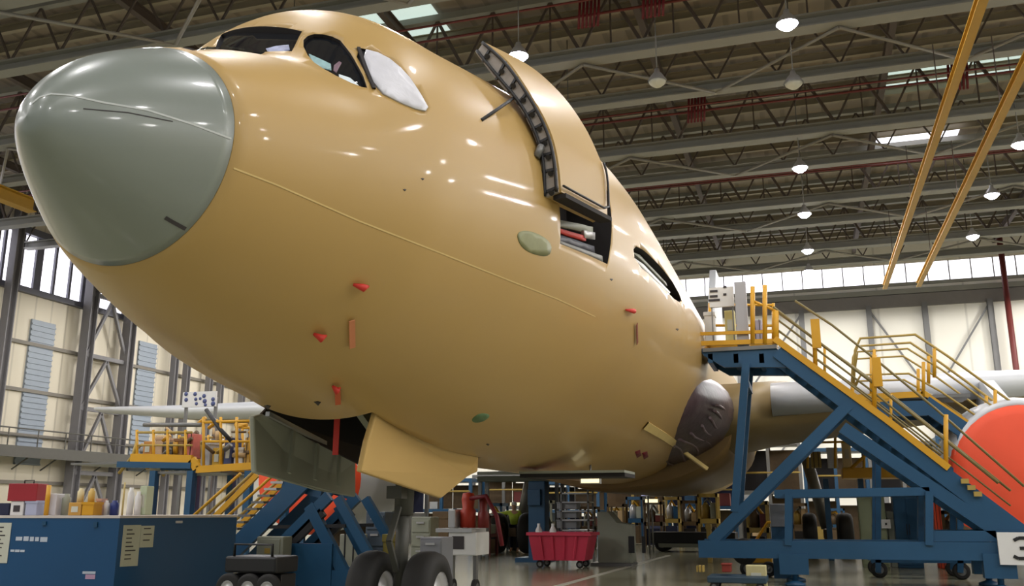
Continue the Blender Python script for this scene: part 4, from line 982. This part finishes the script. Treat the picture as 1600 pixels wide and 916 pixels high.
mb = MB(); mb.box((c0.x-.04, U6-.04, zt_-.08), (c1.x+.04, U6-.005, zt_)).box((c0.x-.04, U6+D+.005, zt_-.08), (c1.x+.04, U6+D+.04, zt_)).box((c0.x-.04, U6-.005, zt_-.08), (c0.x-.004, U6+D+.005, zt_)).box((c1.x+.004, U6-.005, zt_-.08), (c1.x+.04, U6+D+.005, zt_))
mb.build('rim', M_bin, t)
for k_ in (.2, .4, .6, .8): MB().beam(lerp(o_[0], o_[1], k_)+Vector((0, -.02, .05)), lerp(o_[4], o_[5], k_)+Vector((0, -.02, -.1)), .05, .05).build('rib', M_bin, t)
for x in (a_.x+.2, b_.x-.2):
    for y in (U6+.2, U6+D-.2): wheel((x, y, .1), (0, 1, 0), .1, .06, t, M_steel, 'caster')
# things in bin
for px, lb in ((842, 'white bottle sticking out of the left of the red bin'), (864, 'second white bottle sticking out of the red bin, beside a dark gap')):
    q = at(px, 832, U6+.4); t = thing('bottle', lb, 'bottle', (q.x, U6+.4, .3))
    MB().lathe((q.x, U6+.4, .27), (0, 0, 1), [(0, 0), (0, .09), (zt_-.27+.05, .09), (zt_-.27+.15, .04), (zt_-.27+.22, .04), (zt_-.27+.22, 0)], 14).build('body', M_white, t)
# grey cabinet with slots
U7 = 25.5; Q = lambda x, y: at(x, y, U7)
t = thing('machine_cabinet', 'pale grey cabinet with a sloping top and two dark slots', 'cabinet', (Q(960, 0).x, U7+.4, 0))
x0, x1 = Q(934, 860).x, Q(986, 860).x; z1, z2 = Q(934, 800).z, Q(986, 820).z
MB().prism([Vector((x0, U7, .08)), Vector((x1, U7, .08)), Vector((x1, U7, z2)), Vector((x0+.55, U7, z2+.05)), Vector((x0+.3, U7, z1)), Vector((x0, U7, z1))], (0, .8, 0)).build('body', M_greyg, t, .02)
for a, b in ((958, 966), (976, 981)): MB().box((Q(a, 0).x, U7-.02, Q(a, 864).z), (Q(b, 0).x, U7+.001, Q(a, 838).z)).build('slot', M_black, t)
MB().box((x0-.2, U7-.05, 0), (x1+.02, U7+.85, .08)).build('base_plate', M_steel, t)
# blue column jack, rack
U8 = 27.0
t = thing('lifting_column', 'tall blue lifting column left of the red bin', 'column', (at(832, 800, U8).x, U8+.2, 0))
MB().box((at(822, 0, U8).x, U8, 0), (at(845, 0, U8).x, U8+.5, at(832, 752, U8).z)).build('column', M_blue, t, .03)
MB().box((at(808, 0, U8).x, U8-.3, 0), (at(850, 0, U8).x, U8+.8, .12)).build('base_plate', M_blue, t)
MB().box((at(823, 0, U8).x, U8-.12, at(832, 790, U8).z), (at(840, 0, U8).x, U8-.001, at(832, 765, U8).z)).build('carriage', M_blue, t, .01)
t = thing('parts_rack', 'grey metal rack with stacked trays behind the red bin', 'rack', (at(886, 800, 27).x, 27.3, 0))
xa, xb = at(866, 0, 27).x, at(905, 0, 27).x
for k_, y in enumerate((770, 784, 798, 812, 828)):
    z = at(885, y, 27).z; MB().box((xa, 27, z-.04), (xb, 27.7, z)).build('shelf', M_alu, t)
for x in (xa, xb-.05):
    for y in (27, 27.65): MB().box((x, y, 0), (x+.05, y+.05, at(885, 762, 27).z)).build('upright', M_steel, t)
for k_, (y0, y1, lb) in enumerate(((785, 797.5, 'pale grey tray on an upper shelf of the grey rack'), (799, 811.5, 'light grey tray on the middle shelf of the grey rack'), (813, 827.5, 'grey tray on the lowest visible shelf of the grey rack'))):
    boxed('tray', lb, 'tray', 870, 901, y0, y1-1.8, 27.1, mat('tray_grey%d' % k_, (150-8*k_, 152-8*k_, 156-8*k_), .5), .5, 'lid')
# long dark trailer
U9 = 35.0
t = thing('flat_trailer', 'long dark flat trailer on the floor under the belly', 'trailer', (at(1045, 800, U9).x, U9+.6, 0))
xa, xb = at(988, 0, U9).x, at(1103, 0, U9).x
MB().box((xa, U9, .3), (xb, U9+1.4, at(1045, 832, U9).z)).build('bed', M_black, t, .02)
for x in (xa+.4, xb-.4):
    for y in (U9+.15, U9+1.2): wheel((x, y, .27), (0, 1, 0), .27, .18, t, M_steel)
MB().box((xa+.3, U9-.03, .16), (xb-.6, U9-.001, .3)).build('side_bar', M_greyg, t)
# equipment standing behind: machines with ducts
def machine(x0, x1, ytop, u, m, label, seed, nm='machine_stand'):
    rnd = random.Random(seed); a_, b_ = at(x0, 800, u), at(x1, 800, u); zt_ = at((x0+x1)/2, ytop, u).z; W = b_.x-a_.x
    t = thing(nm, label, 'machine', ((a_.x+b_.x)/2, u+.4, 0))
    for x in (a_.x, b_.x-.08):
        for y in (u, u+.8): MB().box((x, y, 0), (x+.08, y+.08, zt_*.92)).build('leg', m, t)
    MB().box((a_.x, u, zt_*.42), (b_.x, u+.88, zt_*.5)).build('frame', m, t)
    MB().box((a_.x, u, zt_*.86), (b_.x, u+.88, zt_*.92)).build('frame', m, t)
    MB().lathe((a_.x+W*.35, u+.4, zt_*.5), (0, 0, 1), [(0, 0), (0, W*.22), (zt_*.2, W*.22), (zt_*.26, W*.1), (zt_*.3, 0)], 14).build('tank', rnd.choice([M_brown, M_alu, M_yeld, M_greyg]), t)
    MB().box((a_.x+W*.6, u+.1, zt_*.5), (a_.x+W*.92, u+.7, zt_*(.62+.2*rnd.random()))).build('motor_box', rnd.choice([M_greyg, M_blue, M_redp, M_beige]), t, .02)
    MB().tube([(a_.x+W*.35, u+.4, zt_*.78), (a_.x+W*.5, u+.2, zt_*.84), (a_.x+W*.75, u+.3, zt_*.7)], .05, 8).build('pipe', M_yel if rnd.random() < .5 else M_steel, t)
    MB().box((a_.x+W*.1, u+.05, .06), (a_.x+W*.8, u+.8, zt_*.36)).build('lower_case', rnd.choice([M_dark, M_brown, M_navy]), t, .02)
for i, a in enumerate([(948, 975, 782, 40, M_brown, 'brown machine frame just right of the grey rack, far back'), (978, 1004, 770, 42, M_blue, 'blue machine frame behind the pale grey cabinet'),
        (1006, 1034, 778, 40, M_brown, 'brown machine frame with pipes behind the dark trailer, left'), (1036, 1062, 770, 42, M_yeld, 'ochre machine frame behind the middle of the dark trailer'),
        (1064, 1090, 776, 40, M_brown, 'brown machine frame behind the right of the dark trailer'), (1090, 1122, 764, 38, M_yeld, 'ochre machine frame left of the blue stand leg'),
        (1165, 1200, 775, 30, M_yeld, 'ochre machine frame seen through the left bay of the blue stand'), (1236, 1262, 780, 38, M_brown, 'brown machine frame left of the main wheels'),
        (1010, 1040, 765, 52, M_greyg, 'grey machine frame far back below the belly'), (758, 784, 780, 34, M_blue, 'blue machine frame left of the worker'),
        (748, 766, 800, 30, M_redp, 'rust red frame behind the white cart'), (1470, 1500, 790, 27, M_brown, 'brown machine frame right of the blue cabinet'), (905, 930, 786, 36, M_brown, 'brown machine frame between the rack and the grey cabinet'),
        (840, 862, 776, 38, M_greyg, 'grey machine frame behind the lifting column'), (1290, 1320, 790, 46, M_blue, 'blue machine frame far behind the main wheels')]):
    machine(*a, seed=i)
# under-belly service bench behind the gear door
t = thing('service_gantry', 'dark green grey gantry bridge under the belly right of the gear door', 'gantry', (at(780, 800, 27.6).x, 28, 0))
xa, xb = at(752, 0, 27.6).x, at(862, 0, 27.6).x; z = at(800, 752, 27.6).z
MB().box((xa, 27.6, z), (xb, 28.6, z+.16)).build('deck', mat('gantry_green', (84, 88, 70), .6), t)
MB().box((xa, 27.6, z+.2), (xb, 27.66, z+.3)).build('rail', M_greyg, t)
for x in (xa, xb-.1): 
    for y in (27.7, 28.4): MB().box((x, y, 0), (x+.1, y+.1, z)).build('leg', M_steel, t)
# work lamps under the belly
for px, py, u, lb in ((1012, 772, 33, 'bluish work lamp glowing under the belly above the trailer'), (1018, 783, 34, 'small white work lamp just below the bluish one'), (848, 742, 17, 'warm work lamp at the left end of the belly hatch'), (922, 751, 17, 'warm work lamp under the middle of the belly hatch'), (806, 788, 36, 'bright greenish work lamp behind the worker')):
    p = at(px, py, u); t = thing('work_lamp', lb, 'lamp', (p.x, p.y, p.z)); s_ = .16 if u > 20 else .12
    MB().box((p.x-s_*1.6, u, p.z-s_*.5), (p.x+s_*1.6, u+.1, p.z+s_*.5)).build('housing', M_alu, t)
    MB().box((p.x-s_*1.4, u-.02, p.z-s_*.35), (p.x+s_*1.4, u-.001, p.z+s_*.35)).build('lens', emat('work_'+str(px), (200, 205, 255) if px == 1012 else (255, 240, 190), 3), t)
    if u > 30: MB().tube([(p.x, u+.05, 0), (p.x, u+.05, p.z-.08)], .03, 6).build('pole', M_steel, t)
    else: MB().tube([(p.x, u+.05, p.z+.06), (p.x, u+.05, p.z+.3)], .02, 6).build('bracket', M_steel, t)
# yellow dock under the belly to the right
U10 = 30.0; Q = lambda x, y: at(x, y, U10)
t = thing('work_dock', 'low yellow dock seen between the blue braces under the wing', 'work platform', (Q(1310, 800).x, U10+.6, 0))
MB().box((Q(1256, 0).x, U10, Q(1256, 748).z), (Q(1378, 0).x, U10+1.4, Q(1256, 732).z)).build('deck', M_yel, t, .02)
for x in (1290, 1345): q = Q(x, 748); MB().box((q.x-.08, U10+.3, 0), (q.x+.08, U10+.5, q.z)).build('leg', M_blue, t)
for x, y in ((1262, 690), (1305, 684), (1350, 690)): MB().tube([Q(x, 732), Q(x, y)], .04, 8).build('rail_post', M_yel, t)
MB().tube([Q(1262, 692), Q(1350, 690)], .035, 8).build('handrail', M_yel, t)
MB().tube([Q(1330, 732), Q(1352, 712), Q(1358, 690)], .05, 8).build('curved_brace', M_yel, t)
boxed('pump_unit', 'silver pump on the low yellow dock', 'pump', 1294, 1310, 700, 731, U10+.3, M_alu, .4, 'lid')
boxed('carton', 'cream carton on the low yellow dock', 'box', 1318, 1332, 690, 731, U10+.4, MATS['cream'], .4, 'label')
boxed('equipment_box', 'ochre box on the left of the low yellow dock', 'equipment', 1268, 1284, 706, 731, U10+.4, M_yeld, .4, 'straps')
boxed('locker', 'sage green locker with a white sign behind the right stand', 'locker', 1347, 1389, 776, 862, 27.0, mat('sage_green', (142, 150, 118), .5), .6, 'doors', True)
q0, q1 = at(1378, 826, 26.9), at(1391, 812, 26.9)
t = thing('small_sign', 'small white square sign fixed on the sage green locker', 'sign', (q0.x, 26.93, q0.z))
MB().box((q0.x, 26.92, q0.z), (q1.x, 26.96, q1.z)).build('plate', M_white, t); MB().box((q0.x+.09, 26.90, q0.z+.09), (q1.x-.09, 26.919, q1.z-.09)).build('marking', M_black, t)
boxed('locker', 'dark blue locker right of the sage green one', 'locker', 1402, 1442, 774, 862, 27.0, M_blue, .6, 'doors', True)
boxed('gas_bottle_rack', 'grey green cabinet between the sage green and the dark blue lockers', 'cabinet', 1391, 1401, 800, 860, 27.2, M_greyg, .4, 'lid', True)
boxed('carton', 'orange red upright box right of the blue post of the stand', 'box', 1462, 1474, 782, 830, 27.0, M_orange, .4, 'straps', True)
# yellow hand tug & others near stand left
q = at(1183, 845, 22.5); t = thing('hand_tug', 'small yellow tug with a slanted handle inside the left of the right stand', 'tug', (q.x, 22.6, 0))
MB().prism([Vector((q.x-.35, 22.5, .3)), Vector((q.x+.3, 22.5, .3)), Vector((q.x+.3, 22.5, .55)), Vector((q.x-.1, 22.5, .8)), Vector((q.x-.35, 22.5, .6))], (0, .5, 0)).build('body', M_yel, t, .02)
MB().tube([(q.x-.1, 22.7, .7), (q.x+.25, 22.7, 1.2), (q.x+.35, 22.7, 1.2)], .035, 8).build('handle', M_yel, t)
for dx in (-.25, .22): wheel((q.x+dx, 22.45, .17), (0, 1, 0), .17, .09, t, M_steel)
boxed('bollard', 'yellow and white bollard left of the right stand leg', 'bollard', 1105, 1112, 820, 862, 28, M_yeld, .25, 'lid', True)
q = at(1100, 898, 18.3)
t = thing('low_dolly', 'low blue grey dolly on the floor left of the right stand', 'dolly', (q.x, 18.5, 0)); xa, xb = at(1062, 0, 18.3).x, at(1142, 0, 18.3).x
MB().box((xa, 18.3, .14), (xb, 19.1, .26)).build('deck', mat('dolly_blue', (44, 66, 82), .5), t, .02)
for x in (xa+.12, xb-.12):
    for y in (18.35, 19.0): wheel((x, y, .08), (0, 1, 0), .08, .05, t, M_steel, 'caster')
boxed('equipment_box', 'rust red block on the right end of the low dolly', 'equipment', 1128, 1142, 882, 894.5, 18.5, mat('rust', (130, 44, 30), .6), .3, 'lid')
boxed('rag_pile', 'ochre rag bundle on the left part of the low dolly', 'rags', 1088, 1100, 884, 894.5, 18.5, M_yeld, .2, 'straps')
q = at(1184, 893, 18.5); boxed('carton', 'pale yellow carton on the floor beside the low dolly', 'box', 1166, 1198, 884, 908, 18.7, mat('carton_pale', (200, 190, 140), .6), .3, 'label', True)
# ---------------------------------------------------------------- worker
UW = 33.0; c_ = at(804, 800, UW); X = c_.x
wk = thing('person', 'worker in a yellow hi-vis jacket and dark trousers reaching left behind the nose gear', 'person', (X, UW, 0))
def skin(name, verts, edges, radii, m, parent, lvl=1):
    me = bpy.data.meshes.new(name); me.from_pydata([Vector(v) for v in verts], edges, []); me.materials.append(m)
    o = bpy.data.objects.new(name, me); COL.objects.link(o); o.parent = parent
    md = o.modifiers.new('skin', 'SKIN'); md.use_smooth_shade = True
    sv = me.skin_vertices[0].data if me.skin_vertices else None
    if sv is None:
        me.skin_vertices_ensure() if hasattr(me, 'skin_vertices_ensure') else None
        sv = me.skin_vertices[0].data
    for i, r_ in enumerate(radii):
        sv[i].radius = r_ if isinstance(r_, tuple) else (r_, r_)
    sv[0].use_root = True
    ss = o.modifiers.new('sub', 'SUBSURF'); ss.levels = lvl; ss.render_levels = lvl
    return o
# pelvis, spine, chest, neck, head; legs; arms with hands (right arm reaches to the left of the picture)
V = [(0, 0, .95), (0, 0, 1.15), (0, 0, 1.35), (-.01, 0, 1.48), (-.02, -.02, 1.56), (-.03, -.03, 1.66), (-.02, 0, 1.75),
     (-.1, 0, .9), (-.12, 0, .5), (-.13, .02, .1), (-.14, -.15, .04), (.1, 0, .9), (.12, .02, .5), (.12, .04, .1), (.13, -.13, .04),
     (-.19, 0, 1.42), (-.45, -.05, 1.36), (-.7, -.1, 1.38), (-.78, -.11, 1.38), (.19, 0, 1.42), (.25, .0, 1.14), (.24, -.08, .9), (.24, -.1, .82),
     (-.86, -.08, 1.37), (-.87, -.1, 1.375), (-.875, -.12, 1.375), (-.86, -.14, 1.37), (-.8, -.15, 1.4),
     (.23, -.07, .73), (.235, -.095, .72), (.24, -.12, .72), (.245, -.14, .735), (.21, -.15, .79)]
Ed = [(0, 1), (1, 2), (2, 3), (3, 4), (4, 5), (5, 6), (0, 7), (7, 8), (8, 9), (9, 10), (0, 11), (11, 12), (12, 13), (13, 14), (2, 15), (15, 16), (16, 17), (17, 18), (2, 19), (19, 20), (20, 21), (21, 22),
      (18, 23), (18, 24), (18, 25), (18, 26), (18, 27), (22, 28), (22, 29), (22, 30), (22, 31), (22, 32)]
Rd = [(.14, .1), (.13, .09), (.16, .1), .055, .075, .1, .06, .085, .06, .04, .035, .085, .06, .04, .035, .06, .045, .032, .03, .06, .045, .032, .03]+[.009]*10
skin('body', V, Ed, Rd, M_flesh, wk)
skin('jacket', [V[i] for i in (1, 2, 0, 15, 16, 17, 19, 20, 21)], [(2, 0), (0, 1), (1, 3), (3, 4), (4, 5), (1, 6), (6, 7), (7, 8)], [(.17, .13), (.19, .13), (.17, .13), .085, .07, .055, .085, .07, .055], M_hivis, wk)
skin('trousers', [(0, 0, .96), V[7], V[8], (-.13, .02, .14), V[11], V[12], (.12, .04, .14)], [(0, 1), (1, 2), (2, 3), (0, 4), (4, 5), (5, 6)], [(.16, .12), .11, .085, .07, .11, .085, .07], M_navy, wk)
MB().lathe(Vector((X-.02, UW+.01, 1.68)), (0, 0, 1), [(-.03, .1), (.03, .112), (.08, .09), (.115, .03), (.118, 0)], 16).build('hard_hat', M_white, wk)

# ---------------------------------------------------------------- tall docks far behind, under the belly and wing
def dock(x0, x1, ytop, u, m, m2, label, seed):
    rnd = random.Random(seed); xa, xb = at(x0, 800, u).x, at(x1, 800, u).x; H = at((x0+x1)/2, ytop, u).z; W = xb-xa
    t = thing('maintenance_dock', label, 'maintenance dock', ((xa+xb)/2, u+1, 0)); n_ = max(2, int(W/2.2))
    for i in range(n_+1):
        x = xa+W*i/n_
        for y in (u, u+2): MB().box((x-.08, y-.08, 0), (x+.08, y+.08, H)).build('post', m, t)
    L = max(2, int(H/2))
    for k_ in range(1, L+1):
        z = H*k_/L; MB().box((xa, u-.1, z-.18), (xb, u+2.1, z)).build('deck', m, t)
        if k_ < L or True: MB().tube([(xa, u-.05, z+.9), (xb, u-.05, z+.9)], .05, 6).build('handrail', M_yeld, t)
    for i in range(n_):
        for k_ in range(L):
            if rnd.random() < .97:
                z = H*k_/L; MB().box((xa+W*(i+.02)/n_, u+1.6, z+.02), (xa+W*(i+.98)/n_, u+1.7, z+H/L*rnd.uniform(.75, .9))).build('back_panel', rnd.choice([m2, M_dark, M_brown, m2]), t)
            if rnd.random() < .6:
                z = H*k_/L; xx = xa+W*(i+rnd.uniform(.15, .5))/n_; MB().box((xx, u+.4, z+.005), (xx+W/n_*rnd.uniform(.2, .4), u+1, z+H/L*rnd.uniform(.2, .5))).build('stored_case', rnd.choice([M_greyg, M_blue, M_yeld, M_beige, M_redp, M_navy, M_alu]), t, .02)
    return t
for i, a in enumerate([(560, 640, 755, 40, M_steel, M_navy, 'grey dock far behind the nose gear, left of the maroon prop'), (645, 735, 748, 46, M_blue, M_brown, 'blue framed dock far behind the red pump'),
     (740, 835, 742, 50, M_steel, M_brown, 'grey framed dock far behind the worker'), (842, 935, 752, 50, M_blue, M_navy, 'blue framed dock far behind the red bin'),
     (940, 1040, 748, 54, M_yeld, M_brown, 'ochre framed dock far behind the dark trailer'), (1046, 1150, 742, 54, M_blue, M_navy, 'blue framed dock far behind the blue stand leg'),
     (1156, 1255, 690, 50, M_steel, M_brown, 'tall grey dock behind the left bay of the blue stand'), (1262, 1360, 700, 50, M_blue, M_brown, 'tall blue dock behind the low yellow dock'),
     (1366, 1470, 690, 50, M_steel, M_navy, 'tall grey dock behind the lockers'), (1476, 1600, 680, 50, M_blue, M_navy, 'tall blue dock behind the near engine')]): dock(*a, seed=20+i)
for i, a in enumerate([(475, 556, 775, 34, M_blue, M_brown, 'low blue dock behind the grey gear door')]): dock(*a, seed=40+i)
